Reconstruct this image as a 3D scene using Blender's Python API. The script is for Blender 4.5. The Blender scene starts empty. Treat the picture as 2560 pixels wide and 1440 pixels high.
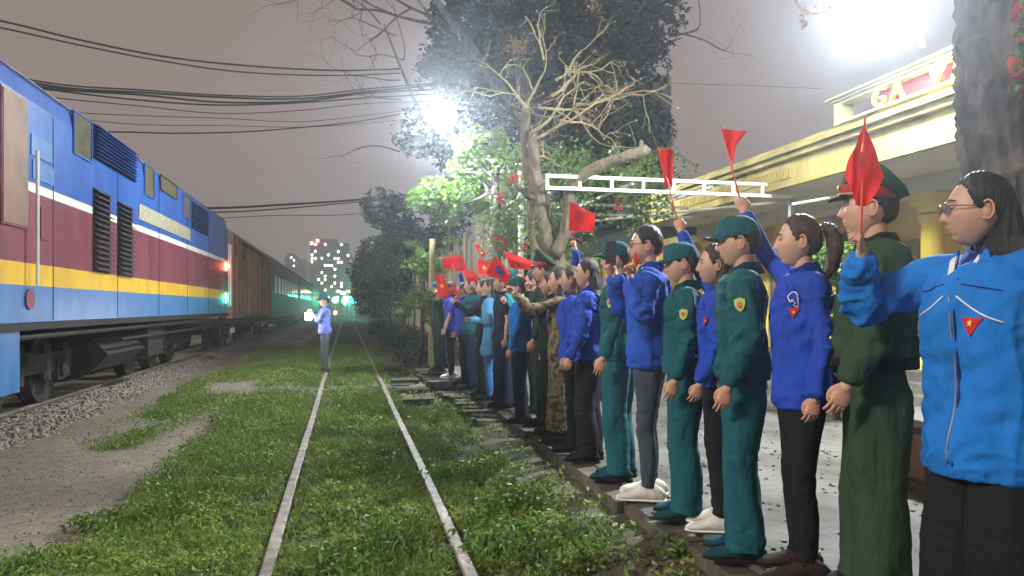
import bpy, bmesh, math, random
import numpy as np
from mathutils import Vector, Matrix, noise as mnoise
from mathutils.bvhtree import BVHTree
R = math.radians
random.seed(7); rng = np.random.default_rng(7)
C = bpy.context.scene.collection
scene = bpy.context.scene
# ------------------------------------------------------------------ camera, sky, exposure
F, VX, HY, CZ = 1850.0, 865.0, 768.0, 1.475
TH = math.atan((1280 - VX) / F); ST, CT = math.sin(TH), math.cos(TH)
cam_d = bpy.data.cameras.new('camera'); cam = bpy.data.objects.new('camera', cam_d); C.objects.link(cam)
cam.location = (0, 0, CZ); cam.rotation_euler = (R(90), 0, -TH)
cam_d.sensor_width = 36; cam_d.lens = 36 * F / 2560; cam_d.shift_y = (HY - 720) / 2560
cam_d.clip_start = 0.05; cam_d.clip_end = 3000
scene.camera = cam
scene.view_settings.view_transform = 'Standard'; scene.view_settings.look = 'None'
scene.view_settings.gamma = 1.0; scene.view_settings.exposure = 1.45
scene.view_settings.use_curve_mapping = False
scene.cycles.use_denoising = True
scene.cycles.max_bounces = 6; scene.cycles.volume_bounces = 1
scene.cycles.sample_clamp_indirect = 8
world = bpy.data.worlds.new('World'); scene.world = world; world.use_nodes = True
nt = world.node_tree; bg = nt.nodes['Background']
geo = nt.nodes.new('ShaderNodeNewGeometry'); sep = nt.nodes.new('ShaderNodeSeparateXYZ')
ramp = nt.nodes.new('ShaderNodeValToRGB')
nt.links.new(geo.outputs['Incoming'], sep.inputs[0])
neg = nt.nodes.new('ShaderNodeMath'); neg.operation = 'MULTIPLY'; neg.inputs[1].default_value = -1
nt.links.new(sep.outputs['Z'], neg.inputs[0]); nt.links.new(neg.outputs[0], ramp.inputs[0])
ramp.color_ramp.elements[0].position = 0.0; ramp.color_ramp.elements[0].color = (.225, .172, .155, 1)
ramp.color_ramp.elements[1].position = 0.6; ramp.color_ramp.elements[1].color = (.118, .092, .076, 1)
nt.links.new(ramp.outputs[0], bg.inputs[0]); bg.inputs[1].default_value = 0.68
fill_sun_d = bpy.data.lights.new('fill_sun', 'SUN'); fill_sun_d.energy = 1.25; fill_sun_d.angle = R(10); fill_sun_d.color = (1, .90, .80)  # added warm fill for faces and jackets; the night has no sun
fill_sun = bpy.data.objects.new('fill_sun', fill_sun_d); C.objects.link(fill_sun)
fill_sun.rotation_euler = Vector((.90, .22, -.52)).to_track_quat('-Z', 'Y').to_euler()
GLOW_HAZE = 0.0038; L2W, L1W = 640, 760
# ------------------------------------------------------------------ coordinates
def atd(px, py, d):
    lat = (px - 1280) / F * d
    return Vector((d * ST + lat * CT, d * CT - lat * ST, CZ + (HY - py) / F * d))
def atz(px, py, z): return atd(px, py, (CZ - z) * F / (py - HY))
def atX(px, py, X): return atd(px, py, F * X / ((px - VX) * CT))
PZ = 0.275
# ------------------------------------------------------------------ noise
def _h(i, j, k, s):
    n = (i * 374761393 + j * 668265263 + k * 2147483647 + s * 144665) & 0xffffffff
    n = ((n ^ (n >> 13)) * 1274126177) & 0xffffffff
    return ((n ^ (n >> 16)) & 0xffff) / 65535.0
def vn(p, sc=1.0, seed=0):
    p = np.asarray(p, float) * sc; i = np.floor(p).astype(np.int64); f = p - i; f = f * f * (3 - 2 * f)
    o = 0
    for a in (0, 1):
        for b in (0, 1):
            for c in (0, 1):
                w = (f[:, 0] if a else 1 - f[:, 0]) * (f[:, 1] if b else 1 - f[:, 1]) * (f[:, 2] if c else 1 - f[:, 2])
                o = o + w * _h(i[:, 0] + a, i[:, 1] + b, i[:, 2] + c, seed)
    return o
def sstep(a, b, x):
    t = np.clip((x - a) / (b - a), 0, 1); return t * t * (3 - 2 * t)
# ------------------------------------------------------------------ materials
def mat(name, col, rough=.8, var=.18, scale=8, bump=0.0, bscale=60, metal=0, spec=.5, emit=None, estr=0, attr=False, trans=0, stretch=None, col2=None, cut=None):
    m = bpy.data.materials.new(name); m.use_nodes = True; n = m.node_tree; b = n.nodes['Principled BSDF']
    b.inputs['Roughness'].default_value = rough; b.inputs['Metallic'].default_value = metal
    b.inputs['Specular IOR Level'].default_value = spec
    tc = n.nodes.new('ShaderNodeTexCoord'); src = tc.outputs['Object']
    if stretch:
        mp = n.nodes.new('ShaderNodeMapping'); mp.inputs['Scale'].default_value = stretch
        n.links.new(src, mp.inputs[0]); src = mp.outputs[0]
    no = n.nodes.new('ShaderNodeTexNoise'); no.inputs['Scale'].default_value = scale; no.inputs['Detail'].default_value = 6
    n.links.new(src, no.inputs['Vector'])
    rp = n.nodes.new('ShaderNodeValToRGB'); rp.color_ramp.elements[0].position = .3; rp.color_ramp.elements[1].position = .7
    c0 = [max(0, c * (1 - var)) for c in col]; c1 = [min(1, c * (1 + var)) for c in col]
    if col2: c0, c1 = col, col2
    if cut: rp.color_ramp.elements[0].position, rp.color_ramp.elements[1].position = cut
    rp.color_ramp.elements[0].color = (*c0[:3], 1); rp.color_ramp.elements[1].color = (*c1[:3], 1)
    n.links.new(no.outputs['Fac'], rp.inputs[0]); out = rp.outputs[0]
    if attr:
        at = n.nodes.new('ShaderNodeAttribute'); at.attribute_name = 'tint'
        mx = n.nodes.new('ShaderNodeMix'); mx.data_type = 'RGBA'; mx.blend_type = 'MULTIPLY'; mx.inputs[0].default_value = 1
        n.links.new(out, mx.inputs[6]); n.links.new(at.outputs['Color'], mx.inputs[7]); out = mx.outputs[2]
    n.links.new(out, b.inputs['Base Color'])
    if bump:
        nb = n.nodes.new('ShaderNodeTexNoise'); nb.inputs['Scale'].default_value = bscale; nb.inputs['Detail'].default_value = 4
        n.links.new(src, nb.inputs['Vector'])
        bp = n.nodes.new('ShaderNodeBump'); bp.inputs['Strength'].default_value = bump; bp.inputs['Distance'].default_value = .02
        n.links.new(nb.outputs['Fac'], bp.inputs['Height']); n.links.new(bp.outputs[0], b.inputs['Normal'])
    if emit:
        b.inputs['Emission Color'].default_value = (*emit, 1); b.inputs['Emission Strength'].default_value = estr
    if trans:
        tr = n.nodes.new('ShaderNodeBsdfTranslucent'); ms = n.nodes.new('ShaderNodeMixShader'); ms.inputs[0].default_value = trans
        n.links.new(out, tr.inputs[0]); n.links.new(b.outputs[0], ms.inputs[1]); n.links.new(tr.outputs[0], ms.inputs[2])
        n.links.new(ms.outputs[0], n.nodes['Material Output'].inputs[0])
    return m
M = {}
def MM(k, *a, **kw): M[k] = mat(k, *a, **kw); return M[k]
MM('dirt', (.10, .088, .07), .95, scale=3, bump=.6, bscale=25, col2=(.20, .175, .14))
MM('grass_soil', (.045, .05, .022), .95, scale=4, bump=.5, bscale=30, col2=(.10, .10, .05))
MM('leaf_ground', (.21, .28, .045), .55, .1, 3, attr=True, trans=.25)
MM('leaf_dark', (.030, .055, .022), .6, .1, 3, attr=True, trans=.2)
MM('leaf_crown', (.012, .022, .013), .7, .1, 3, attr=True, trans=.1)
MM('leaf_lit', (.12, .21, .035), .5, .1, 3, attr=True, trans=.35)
MM('dry_leaf', (.22, .15, .09), .8, .4, 20, attr=True)
MM('flower', (.55, .05, .06), .6, .2, 20, trans=.3)
MM('bark', (.075, .06, .038), .95, scale=13, bump=1, bscale=30, stretch=(1, 1, .45), col2=(.24, .195, .12))
MM('bark_dark', (.03, .027, .025), .95, scale=9, bump=1, bscale=16, stretch=(1, 1, .3), col2=(.13, .11, .10))
MM('twig', (.34, .28, .14), .8, .3, 20)
MM('rail_steel', (.15, .115, .085), .6, scale=9, metal=.2, bump=.25, bscale=60, col2=(.36, .31, .26))
MM('rail_rust', (.13, .085, .055), .85, .3, 15, bump=.3)
MM('stone', (.20, .18, .15), .9, .3, 6, bump=.6, bscale=30)
MM('ballast', (.26, .235, .20), .9, .1, 4, attr=True, bump=.4, bscale=60)
MM('gravel_stone', (.22, .20, .165), .95, .1, 4, attr=True)
MM('concrete', (.075, .07, .058), .9, scale=1.7, bump=.7, bscale=16, col2=(.15, .144, .122), cut=(.36, .60))
MM('kerb', (.085, .078, .06), .9, .4, 7, bump=.5, bscale=25)
MM('loco_blue', (.022, .085, .32), .33, scale=3.5, bump=.06, bscale=7, stretch=(1, 1, .3), col2=(.045, .14, .46))
MM('loco_lightblue', (.045, .145, .34), .36, scale=3.5, bump=.06, bscale=7, stretch=(1, 1, .35), col2=(.08, .23, .48))
MM('loco_maroon', (.15, .035, .05), .36, scale=3.2, bump=.06, bscale=7, stretch=(1, 1, .3), col2=(.26, .06, .09))
MM('loco_yellow', (.62, .36, .03), .4, scale=4, stretch=(1, 1, .5), col2=(.84, .50, .02))
MM('loco_white', (.72, .72, .62), .45, .08, 2)
MM('loco_roof', (.16, .17, .18), .7, .3, 2)
MM('loco_dark', (.045, .038, .04), .6, .3, 4)
MM('underframe', (.020, .016, .013), .8, .5, 3, bump=.5, bscale=14)
MM('wheel', (.05, .042, .034), .6, .4, 5, metal=.4)
MM('olive_glass', (.12, .11, .06), .25, .3, 2)
MM('plate', (.38, .36, .24), .5, .25, 9)
MM('boxcar', (.34, .19, .13), .8, .25, 1.6, bump=.3, bscale=8)
MM('boxcar_door', (.40, .25, .18), .8, .25, 1.6, bump=.3, bscale=8)
MM('boxcar_roof', (.36, .36, .33), .7, .2, 2)
MM('coach', (.03, .028, .03), .5, .3, 1)
MM('coach_roof', (.22, .05, .04), .7, .3, 1)
MM('coach_window', (.05, .07, .07), .1, .2, 1)
MM('sign_paint', (.42, .40, .20), .8, .12, 5, bump=.15)
MM('yellow_wall', (.72, .52, .10), .85, .12, 1.5, bump=.2, bscale=12)
MM('yellow_col', (.72, .56, .09), .7, .08, 3)
MM('cream_stained', (.20, .17, .05), .9, scale=2.6, bump=.3, bscale=12, col2=(.44, .36, .10), stretch=(1, 1, .35))
MM('soffit', (.50, .45, .33), .85, .1, 2)
MM('red_cloth', (.80, .020, .012), .7, .08, 6, trans=.35)
MM('star_yellow', (.85, .62, .03), .7, .05, 6)
MM('letter_gold', (.50, .36, .05), .4, .08, 6)
MM('red_board', (.32, .010, .012), .7, .2, 2)
MM('white_steel', (.74, .74, .70), .45, .12, 6)
MM('grey_steel', (.42, .42, .38), .6, .2, 4)
MM('brown_tile', (.17, .075, .05), .5, .3, 3)
MM('door_brown', (.20, .10, .05), .6, .3, 3)
MM('dark_roof', (.035, .06, .09), .8, .2, 1)
MM('dark_build', (.045, .06, .065), .9, .3, .3)
MM('fence_plank', (.26, .25, .20), .9, scale=2, bump=.5, bscale=10, col2=(.40, .38, .28), stretch=(3, 3, .3))
MM('tower', (.05, .055, .07), .8, .15, .05)
MM('tower_pane', (.04, .05, .06), .2, .2, .05)
MM('win_warm', (.8, .6, .4), .5, 0, 1, emit=(1, .80, .52), estr=7)
MM('win_cool', (.8, .8, .8), .5, 0, 1, emit=(.9, .95, 1), estr=7)
MM('red_lamp', (.8, .1, .1), .5, 0, 1, emit=(1, .12, .06), estr=14)
MM('green_lamp', (.1, .8, .6), .5, 0, 1, emit=(.05, 1, .62), estr=9)
MM('street_glow', (.8, .7, .5), .5, 0, 1, emit=(1, .85, .5), estr=9)
MM('cable', (.035, .03, .03), .8, .2, 5)
MM('lamp_glass', (.9, .9, .9), .3, 0, 1, emit=(.93, .98, 1), estr=60)
MM('lamp_metal', (.25, .26, .28), .5, .1, 5, metal=.5)
MM('skin', (.54, .33, .235), .5, .06, 12, attr=True, bump=.04, bscale=120)
MM('hair', (.010, .007, .006), .55, .4, 30, bump=.5, bscale=60, stretch=(3, 3, .25))
MM('hair_brown', (.040, .018, .009), .5, .4, 30, bump=.5, bscale=60, stretch=(3, 3, .25))
MM('eye_white', (.6, .58, .55), .25, .02, 5)
MM('iris', (.015, .01, .008), .15, 0, 5)
for k, c in dict(royal=(.018, .060, .42), sky=(.012, .165, .55), cobalt=(.022, .085, .46), violet=(.04, .055, .42), teal=(.008, .088, .105), teal_trouser=(.010, .095, .12),
                 army=(.030, .060, .034), army_dark=(.02, .036, .026), navy=(.012, .016, .04), black=(.011, .012, .015), jeans=(.055, .065, .085), bluejean=(.05, .16, .36),
                 shirtblue=(.16, .22, .60), greytrouser=(.10, .11, .13), lightblue=(.10, .32, .55), cyan=(.03, .30, .36), collar_navy=(.012, .025, .16), white=(.72, .72, .70), shoe_white=(.62, .60, .55), shoe_black=(.012, .012, .013), shoe_teal=(.008, .05, .065), sandal=(.03, .02, .02)).items():
    MM('cloth_' + k, c, .9, .14, 9, spec=.25, bump=.5, bscale=30, stretch=(1, 1, .42))
MM('cloth_camo', (.055, .040, .028), .85, scale=26, col2=(.21, .17, .10), cut=(.44, .54))
MM('gold', (.75, .50, .16), .3, .05, 5, metal=.8)
MM('patch_green', (.42, .52, .12), .7, .1, 20)
MM('patch_red', (.60, .10, .05), .7, .1, 20)
MM('white_thread', (.7, .74, .8), .7, .05, 20)
MM('glass_frame', (.03, .025, .025), .3, .1, 20)
MM('lens', (.85, .9, .9), .05, 0, 5)
_n = M['lens'].node_tree.nodes['Principled BSDF']; _n.inputs['Transmission Weight'].default_value = .95
MM('grass_blade', (.16, .24, .05), .6, .1, 3, attr=True, trans=.3)
MM('phone', (.02, .02, .022), .2, .1, 5)
MM('lantern', (.9, .8, .85), .3, 0, 1, emit=(1, .86, .92), estr=14)
MM('stick_red', (.62, .05, .04), .5, .1, 10)
MM('patch_blue', (.03, .08, .42), .7, .1, 10)
# ------------------------------------------------------------------ mesh helpers (V, F)
def V3(v): return np.array([v[0], v[1], v[2]], float)
def box(c, s, rz=0.0, ax=None):
    c = V3(c); s = V3(s) / 2
    v = np.array([[x, y, z] for z in (-1, 1) for y in (-1, 1) for x in (-1, 1)], float) * s
    if rz:
        ca, sa = math.cos(rz), math.sin(rz); v = np.stack([v[:, 0] * ca - v[:, 1] * sa, v[:, 0] * sa + v[:, 1] * ca, v[:, 2]], 1)
    return v + c, [(0, 2, 3, 1), (4, 5, 7, 6), (0, 1, 5, 4), (2, 6, 7, 3), (0, 4, 6, 2), (1, 3, 7, 5)]
def b2(x0, x1, y0, y1, z0, z1): return box(((x0 + x1) / 2, (y0 + y1) / 2, (z0 + z1) / 2), (abs(x1 - x0), abs(y1 - y0), abs(z1 - z0)))
def cr(pts, n):
    p = np.array(pts, float)
    if n <= 1: return p
    q = np.vstack([2 * p[0] - p[1], p, 2 * p[-1] - p[-2]]); out = []
    for i in range(len(p) - 1):
        a, b, c, d = q[i:i + 4]
        for k in range(n):
            t = k / n; out.append(.5 * (2 * b + (c - a) * t + (2 * a - 5 * b + 4 * c - d) * t * t + (3 * b - a - 3 * c + d) * t ** 3))
    out.append(p[-1]); return np.array(out)
def limb(pts, rad, n=12, sub=3, side=(1, 0, 0), cap=True, round_cap=False):
    """tapered tube; rad entries are r or (a, b): a along 'side', b across"""
    pts = [V3(p) for p in pts]; rr = [(r, r) if np.isscalar(r) else r for r in rad]
    A = cr([list(p) + list(r) for p, r in zip(pts, rr)], sub); P = A[:, :3]; Q = np.maximum(A[:, 3:], 1e-4)
    T = np.gradient(P, axis=0); T /= np.linalg.norm(T, axis=1)[:, None] + 1e-9
    s = V3(side); vs = []; prev = None
    ang = np.arange(n) * 2 * math.pi / n
    rings = []
    for i in range(len(P)):
        t = T[i]; a = (s if prev is None else prev); a = a - t * a.dot(t)
        if np.linalg.norm(a) < 1e-3: a = np.cross(t, (0, 0, 1.0)) if abs(t[2]) < .9 else np.cross(t, (0, 1.0, 0))
        a /= np.linalg.norm(a); prev = a; b = np.cross(t, a)
        rings.append((P[i], a, b, t, Q[i]))
    if round_cap:
        for end in (0, -1):
            p, a, b, t, q = rings[end]; sg = -1 if end == 0 else 1; r = min(q)
            new = [(p + sg * t * r * .55, a, b, t, q * .82), (p + sg * t * r * .9, a, b, t, q * .42)]
            rings = (new[::-1] + rings) if end == 0 else (rings + new)
    for p, a, b, t, q in rings: vs.append(p + np.outer(np.cos(ang) * q[0], a) + np.outer(np.sin(ang) * q[1], b))
    V = np.vstack(vs); m = len(rings); Fc = []
    for i in range(m - 1):
        for j in range(n):
            k = (j + 1) % n; Fc.append((i * n + j, i * n + k, (i + 1) * n + k, (i + 1) * n + j))
    if cap: Fc.append(tuple(range(n - 1, -1, -1))); Fc.append(tuple((m - 1) * n + j for j in range(n)))
    return V, Fc
def tube(p0, p1, r, n=8, r1=None): return limb([p0, p1], [r, r if r1 is None else r1], n, 1)
def ell(c, r, nu=16, nv=10, rot=None):
    th = np.arange(nu) * 2 * math.pi / nu; V = [[0, 0, -1]]
    for j in range(1, nv):
        p = -math.pi / 2 + math.pi * j / nv
        for t in th: V.append([math.cos(p) * math.cos(t), math.cos(p) * math.sin(t), math.sin(p)])
    V.append([0, 0, 1]); V = np.array(V) * V3(r)
    if rot is not None: V = V @ np.array(rot.to_3x3()).T
    Fc = [(0, 1 + (j + 1) % nu, 1 + j) for j in range(nu)]
    for i in range(nv - 2):
        for j in range(nu):
            k = (j + 1) % nu; Fc.append((1 + i * nu + j, 1 + i * nu + k, 1 + (i + 1) * nu + k, 1 + (i + 1) * nu + j))
    L = len(V) - 1; Fc += [(L, 1 + (nv - 2) * nu + j, 1 + (nv - 2) * nu + (j + 1) % nu) for j in range(nu)]
    return V + V3(c), Fc
def poly_prism(pts, vec):
    """extrude a planar polygon (list of 3d points) by vec"""
    p = np.array([V3(q) for q in pts]); n = len(p); v = V3(vec)
    return np.vstack([p, p + v]), [tuple(range(n))[::-1], tuple(range(n, 2 * n))] + [(i, (i + 1) % n, n + (i + 1) % n, n + i) for i in range(n)]
def merge(parts):
    Vs, Fs, o = [], [], 0
    for v, f in parts: Vs.append(v); Fs += [tuple(i + o for i in q) for q in f]; o += len(v)
    return np.vstack(Vs), Fs
class MB:
    def __init__(s): s.p = []; s.m = []
    def add(s, vf, mi=0): s.p.append(vf); s.m.append(mi); return s
    def mesh(s, name, mats, origin=(0, 0, 0), smooth=False):
        V, Fc = merge(s.p); me = bpy.data.meshes.new(name); me.from_pydata((V - V3(origin)).tolist(), [], Fc)
        for k in mats: me.materials.append(M[k])
        if len(mats) > 1:
            mi = []
            for (v, f), q in zip(s.p, s.m): mi += ([q] * len(f) if np.isscalar(q) else list(q))
            me.polygons.foreach_set('material_index', mi)
        if smooth: me.shade_smooth()
        me.update(); return me
def link(name, me, parent=None, loc=None):
    o = bpy.data.objects.new(name, me); C.objects.link(o)
    if parent: o.parent = parent
    if loc is not None: o.location = loc
    return o
def tag(o, label=None, cat=None, group=None, kind=None):
    for k, v in (('label', label), ('category', cat), ('group', group), ('kind', kind)):
        if v: o[k] = v
    return o
def thing(name, label, cat, loc=(0, 0, 0), rz=0, group=None):
    o = bpy.data.objects.new(name, None); C.objects.link(o); o.location = loc; o.rotation_euler = (0, 0, rz); o.empty_display_size = .1
    return tag(o, label, cat, group)
def part(name, vfs, mats, parent=None, smooth=False, kind=None, label=None):
    """parts whose coordinates are world ones; parent is an unrotated empty"""
    if isinstance(vfs, tuple): vfs = [vfs]
    if isinstance(mats, str): mats = [mats]
    mb = MB()
    for vf in vfs:
        if len(vf) == 3: mb.add(vf[:2], vf[2])
        else: mb.add(vf)
    org = (0, 0, 0)
    q = parent
    while q is not None: org = V3(org) + V3(q.location); q = q.parent
    o = link(name, mb.mesh(name, mats, org, smooth), parent)
    if kind: o['kind'] = kind
    if label: o['label'] = label
    return o
def struct(name, vfs, mats, smooth=False): return part(name, vfs, mats, None, smooth, 'structure')
def fast_mesh(name, V, Q, mats, tint=None, smooth=False, nside=4):
    me = bpy.data.meshes.new(name); me.vertices.add(len(V)); me.vertices.foreach_set('co', np.asarray(V, np.float32).ravel())
    me.loops.add(Q.size); me.loops.foreach_set('vertex_index', Q.astype(np.int32).ravel())
    me.polygons.add(len(Q)); me.polygons.foreach_set('loop_start', (np.arange(len(Q)) * nside).astype(np.int32))
    me.update(calc_edges=True)
    if tint is not None:
        a = me.color_attributes.new('tint', 'FLOAT_COLOR', 'POINT'); cc = np.ones((len(V), 4), np.float32); cc[:, :3] = tint; a.data.foreach_set('color', cc.ravel())
    for k in mats: me.materials.append(M[k])
    if smooth: me.shade_smooth()
    return me
def leaves(name, P, size, mats, up=.5, tint_var=.35, aspect=.5, seed=1, dirs=None):
    r = np.random.default_rng(seed); n = len(P); s = size * r.uniform(.6, 1.35, n)
    u = r.normal(size=(n, 3)); u[:, 2] = u[:, 2] * .6 + up
    if dirs is not None: u = u * .5 + dirs
    u /= np.linalg.norm(u, axis=1)[:, None]
    w = r.normal(size=(n, 3)); v = np.cross(u, w); v /= np.linalg.norm(v, axis=1)[:, None]; nn = np.cross(u, v)
    s = s[:, None]; V = np.empty((n, 4, 3))
    V[:, 0] = P - u * s * .5; V[:, 1] = P + v * s * aspect * .5 + nn * s * .08; V[:, 2] = P + u * s * .5; V[:, 3] = P - v * s * aspect * .5 + nn * s * .08
    t = r.uniform(1 - tint_var, 1 + tint_var, (n, 1)); hue = r.uniform(-.22, .22, (n, 1)); t3 = t * np.concatenate([1 + hue, np.ones((n, 1)), 1 - hue * .8], 1)
    return fast_mesh(name, V.reshape(-1, 3), np.arange(n * 4).reshape(n, 4), mats, np.repeat(t3, 4, 0))
dg_scene = bpy.context.view_layer
def remesh(parts, voxel, smooth=3):
    V, Fc = merge(parts); me = bpy.data.meshes.new('tmp'); me.from_pydata(V.tolist(), [], Fc)
    o = bpy.data.objects.new('tmp', me); C.objects.link(o)
    m = o.modifiers.new('r', 'REMESH'); m.mode = 'VOXEL'; m.voxel_size = voxel; m.adaptivity = 0
    if smooth: s = o.modifiers.new('s', 'SMOOTH'); s.factor = .5; s.iterations = smooth
    ev = o.evaluated_get(bpy.context.evaluated_depsgraph_get()); out = bpy.data.meshes.new_from_object(ev)
    bpy.data.objects.remove(o); bpy.data.meshes.remove(me)
    return out
def me_arrays(me):
    V = np.empty(len(me.vertices) * 3); me.vertices.foreach_get('co', V); V = V.reshape(-1, 3)
    N = np.empty(len(me.vertices) * 3); me.vertex_normals.foreach_get('vector', N); return V, N.reshape(-1, 3)
def me_vf(me):
    V, _ = me_arrays(me); return V, [tuple(p.vertices) for p in me.polygons]
# ================================================================== GROUND
def bank(x, y):
    x = np.asarray(x, float); y = np.asarray(y, float)
    w = .5 + .5 * np.tanh((10.5 - y))
    e = 1.66 + .06 * np.sin(y * 1.7) 
    b = sstep(.95, e, x) * (PZ - .03) * (.35 + .65 * w)
    return b * .5
def gz(x, y):
    x = np.asarray(x, float); y = np.asarray(y, float)
    n = vn(np.stack([x, y, 0 * x], -1).reshape(-1, 3), 1.6, 3).reshape(x.shape) - .5
    n2 = vn(np.stack([x, y, 0 * x], -1).reshape(-1, 3), 6, 4).reshape(x.shape) - .5
    return .02 + n * .045 + n2 * .018 + bank(x, y) + .02 * sstep(-1.75, -1.35, x)
struct('ground', [b2(-1500, 1500, -60, 2500, -1.0, -.06)], 'grass_soil')
nx, ny = 110, 460
xs = np.linspace(-3.6, 1.80, nx); ys = -3 + 63 * (np.linspace(0, 1, ny) ** 1.6)
gx, gy = np.meshgrid(xs, ys); gh = gz(gx, gy)
GV = np.stack([gx, gy, gh], -1).reshape(-1, 3); idx = np.arange(nx * ny).reshape(ny, nx)
GQ = np.stack([idx[:-1, :-1], idx[:-1, 1:], idx[1:, 1:], idx[1:, :-1]], -1).reshape(-1, 4)
def grassiness(x, y):
    """1 where plants grow, 0 on the worn dirt path"""
    p = np.stack([x, y, 0 * x], -1)
    n = vn(p, .9, 11) * .7 + vn(p, 3.1, 12) * .3 - .5
    e = sstep(-1.72, -1.45, x + n * .38)
    strip = np.exp(-((x + 2.55 + .25 * np.sin(y * .5)) / .22) ** 2) * sstep(.50, .62, vn(p, .8, 14) + .12 * (y > 7.5))
    cross = sstep(12.4, 12.8, y + n) * sstep(14.2, 13.8, y + n)
    far = sstep(9.5, 12.5, y) * np.exp(-((x + 2.2) / .45) ** 2) * sstep(.35, .5, vn(p, .5, 15))
    return np.clip(np.maximum(np.maximum(e, strip), far) * (1 - .8 * cross * sstep(-2.2, -1.9, x)), 0, 1)
g = grassiness(GV[:, 0], GV[:, 1])[:, None]
fine = vn(GV, 9, 20)[:, None] * .3 + .85
tint = ((1 - g) * np.array([[.245, .200, .145]]) + g * np.array([[.085, .085, .04]])) * fine * (.72 + .56 * vn(GV, 1.1, 77)[:, None])
sm = MM('soil', (.72, .72, .72), .95, scale=14, bump=.7, bscale=45, attr=True, col2=(1.1, 1.1, 1.1))
o = link('soil', fast_mesh('soil', GV, GQ, ['soil'], tint, True)); o['kind'] = 'structure'
# ballast bed and the far track
prof = [(-6.4, -.05), (-6.1, .10), (-3.85, .10), (-3.55, .05), (-3.18, -.04)]
V = [(x, y, z) for y in (-6, 30, 140) for x, z in prof]; n = len(prof)
Fq = [(r * n + i, r * n + i + 1, (r + 1) * n + i + 1, (r + 1) * n + i) for r in range(2) for i in range(n - 1)]
struct('ballast_bed', [(np.array(V, float), Fq)], 'dirt')
def stones(name, P, size, matk, seed, zs=.65):
    r = np.random.default_rng(seed); n = len(P)
    base = np.array([[1, 0, 0], [0, 1, 0], [-1, 0, 0], [0, -1, 0], [0, 0, 1], [0, 0, -1]], float)
    T = np.array([[0, 1, 4], [1, 2, 4], [2, 3, 4], [3, 0, 4], [1, 0, 5], [2, 1, 5], [3, 2, 5], [0, 3, 5]])
    sc = size * r.uniform(.5, 1.3, (n, 1, 1)) * r.uniform(.6, 1.2, (n, 6, 1)); a = r.uniform(0, 6.28, n)
    v = base[None] * sc; v[:, :, 2] *= zs; tl = r.normal(size=(n, 1)) * .5; v[:, :, 2] += v[:, :, 0] * tl
    x = v[:, :, 0] * np.cos(a)[:, None] - v[:, :, 1] * np.sin(a)[:, None]; y = v[:, :, 0] * np.sin(a)[:, None] + v[:, :, 1] * np.cos(a)[:, None]
    v = np.stack([x, y, v[:, :, 2]], -1) + P[:, None]
    Q = (T[None] + np.arange(n)[:, None, None] * 6).reshape(-1, 3)
    t = np.repeat(r.uniform(.55, 1.35, (n, 1)) * np.array([[1, .97, .92]]), 6, 0)
    o = link(name, fast_mesh(name, v.reshape(-1, 3), Q, [matk], t, False, 3)); return tag(o, kind='stuff')
n = 15000; yy = 2 + 30 * rng.random(n) ** 1.7; xx = rng.uniform(-4.0, -3.08, n) + rng.normal(0, .05, n)
zz = np.interp(xx, [p[0] for p in prof], [p[1] for p in prof]) + .012
tag(stones('ballast', np.stack([xx, yy, zz], 1), .042, 'ballast', 5), 'loose grey ballast stones heaped beside the far track', 'ballast')
n = 9000; yy = 1.5 + 14 * rng.random(n) ** 1.6; xx = rng.uniform(-3.2, -1.3, n); k = rng.random(n) < (.35 + .65 * vn(np.stack([xx, yy, 0 * xx], 1), 1.3, 31)); xx = xx[k]; yy = yy[k]
tag(stones('gravel', np.stack([xx, yy, gz(xx, yy) + .001], 1), .010, 'gravel_stone', 6), 'small pebbles strewn over the worn dirt path', 'gravel')
# ------------------------------------------------------------------ rails
def rail(name, X, top, y0, y1, label):
    p = [(-.055, -.15), (.055, -.15), (.055, -.135), (.012, -.12), (.012, -.035), (.034, -.025), (.034, -.004), (.026, 0), (-.026, 0), (-.034, -.004), (-.034, -.025), (-.012, -.035), (-.012, -.12), (-.055, -.135)]
    def bend(y): return X + .0000 * y
    ys_ = np.concatenate([np.arange(y0, 30, 2.0), np.arange(30, y1 + 1, 10.0)]); V = []; m = len(p)
    for y in ys_:
        wob = .006 * math.sin(y * .9 + X * 3) 
        for a, b in p: V.append((bend(y) + a + wob, y, top + b + .004 * math.sin(y * .7)))
    Fc = []; mi = []
    for i in range(len(ys_) - 1):
        for j in range(m):
            k = (j + 1) % m; Fc.append((i * m + j, i * m + k, (i + 1) * m + k, (i + 1) * m + j)); mi.append(0 if 4 <= j <= 9 else 1)
    mb = MB(); mb.add((np.array(V), Fc), mi); t = thing(name, label, 'rail', (X, 0, 0)); o = link('rail_bar', mb.mesh('rail_bar', ['rail_steel', 'rail_rust'], (X, 0, 0)), t)
    return t
r1 = rail('rail', -.41, .10, -2, 120, 'weathered pale rail of the overgrown track, the one nearer the train')
r2 = rail('rail', .635, .10, -2, 120, 'weathered pale rail of the overgrown track, the one nearer the people')
r3 = rail('rail', -4.12, .16, -5, 160, 'rusty rail under the near wheels of the passing train')
r4 = rail('rail', -5.18, .16, -5, 160, 'rusty rail under the far wheels of the passing train')
for X, t in ((-.41, r1), (.635, r2)):   # sleepers ends and clips showing through the plants
    for i in range(26):
        y = 3.0 + i * .66
        sx = 1 if X < 0 else -1
        part('rail_clip', [b2(X + sx * .03, X + sx * .10, y - .03, y + .03, .02, .062), b2(X + sx * .015, X + sx * .05, y - .02, y + .02, .05, .075)], 'rail_rust', t)
    for y in (4.6, 10.9):
        part('fishplate', [b2(X - .026, X - .013, y - .22, y + .22, .0, .06), b2(X + .013, X + .026, y - .22, y + .22, .0, .06)], 'rail_rust', t)
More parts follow.
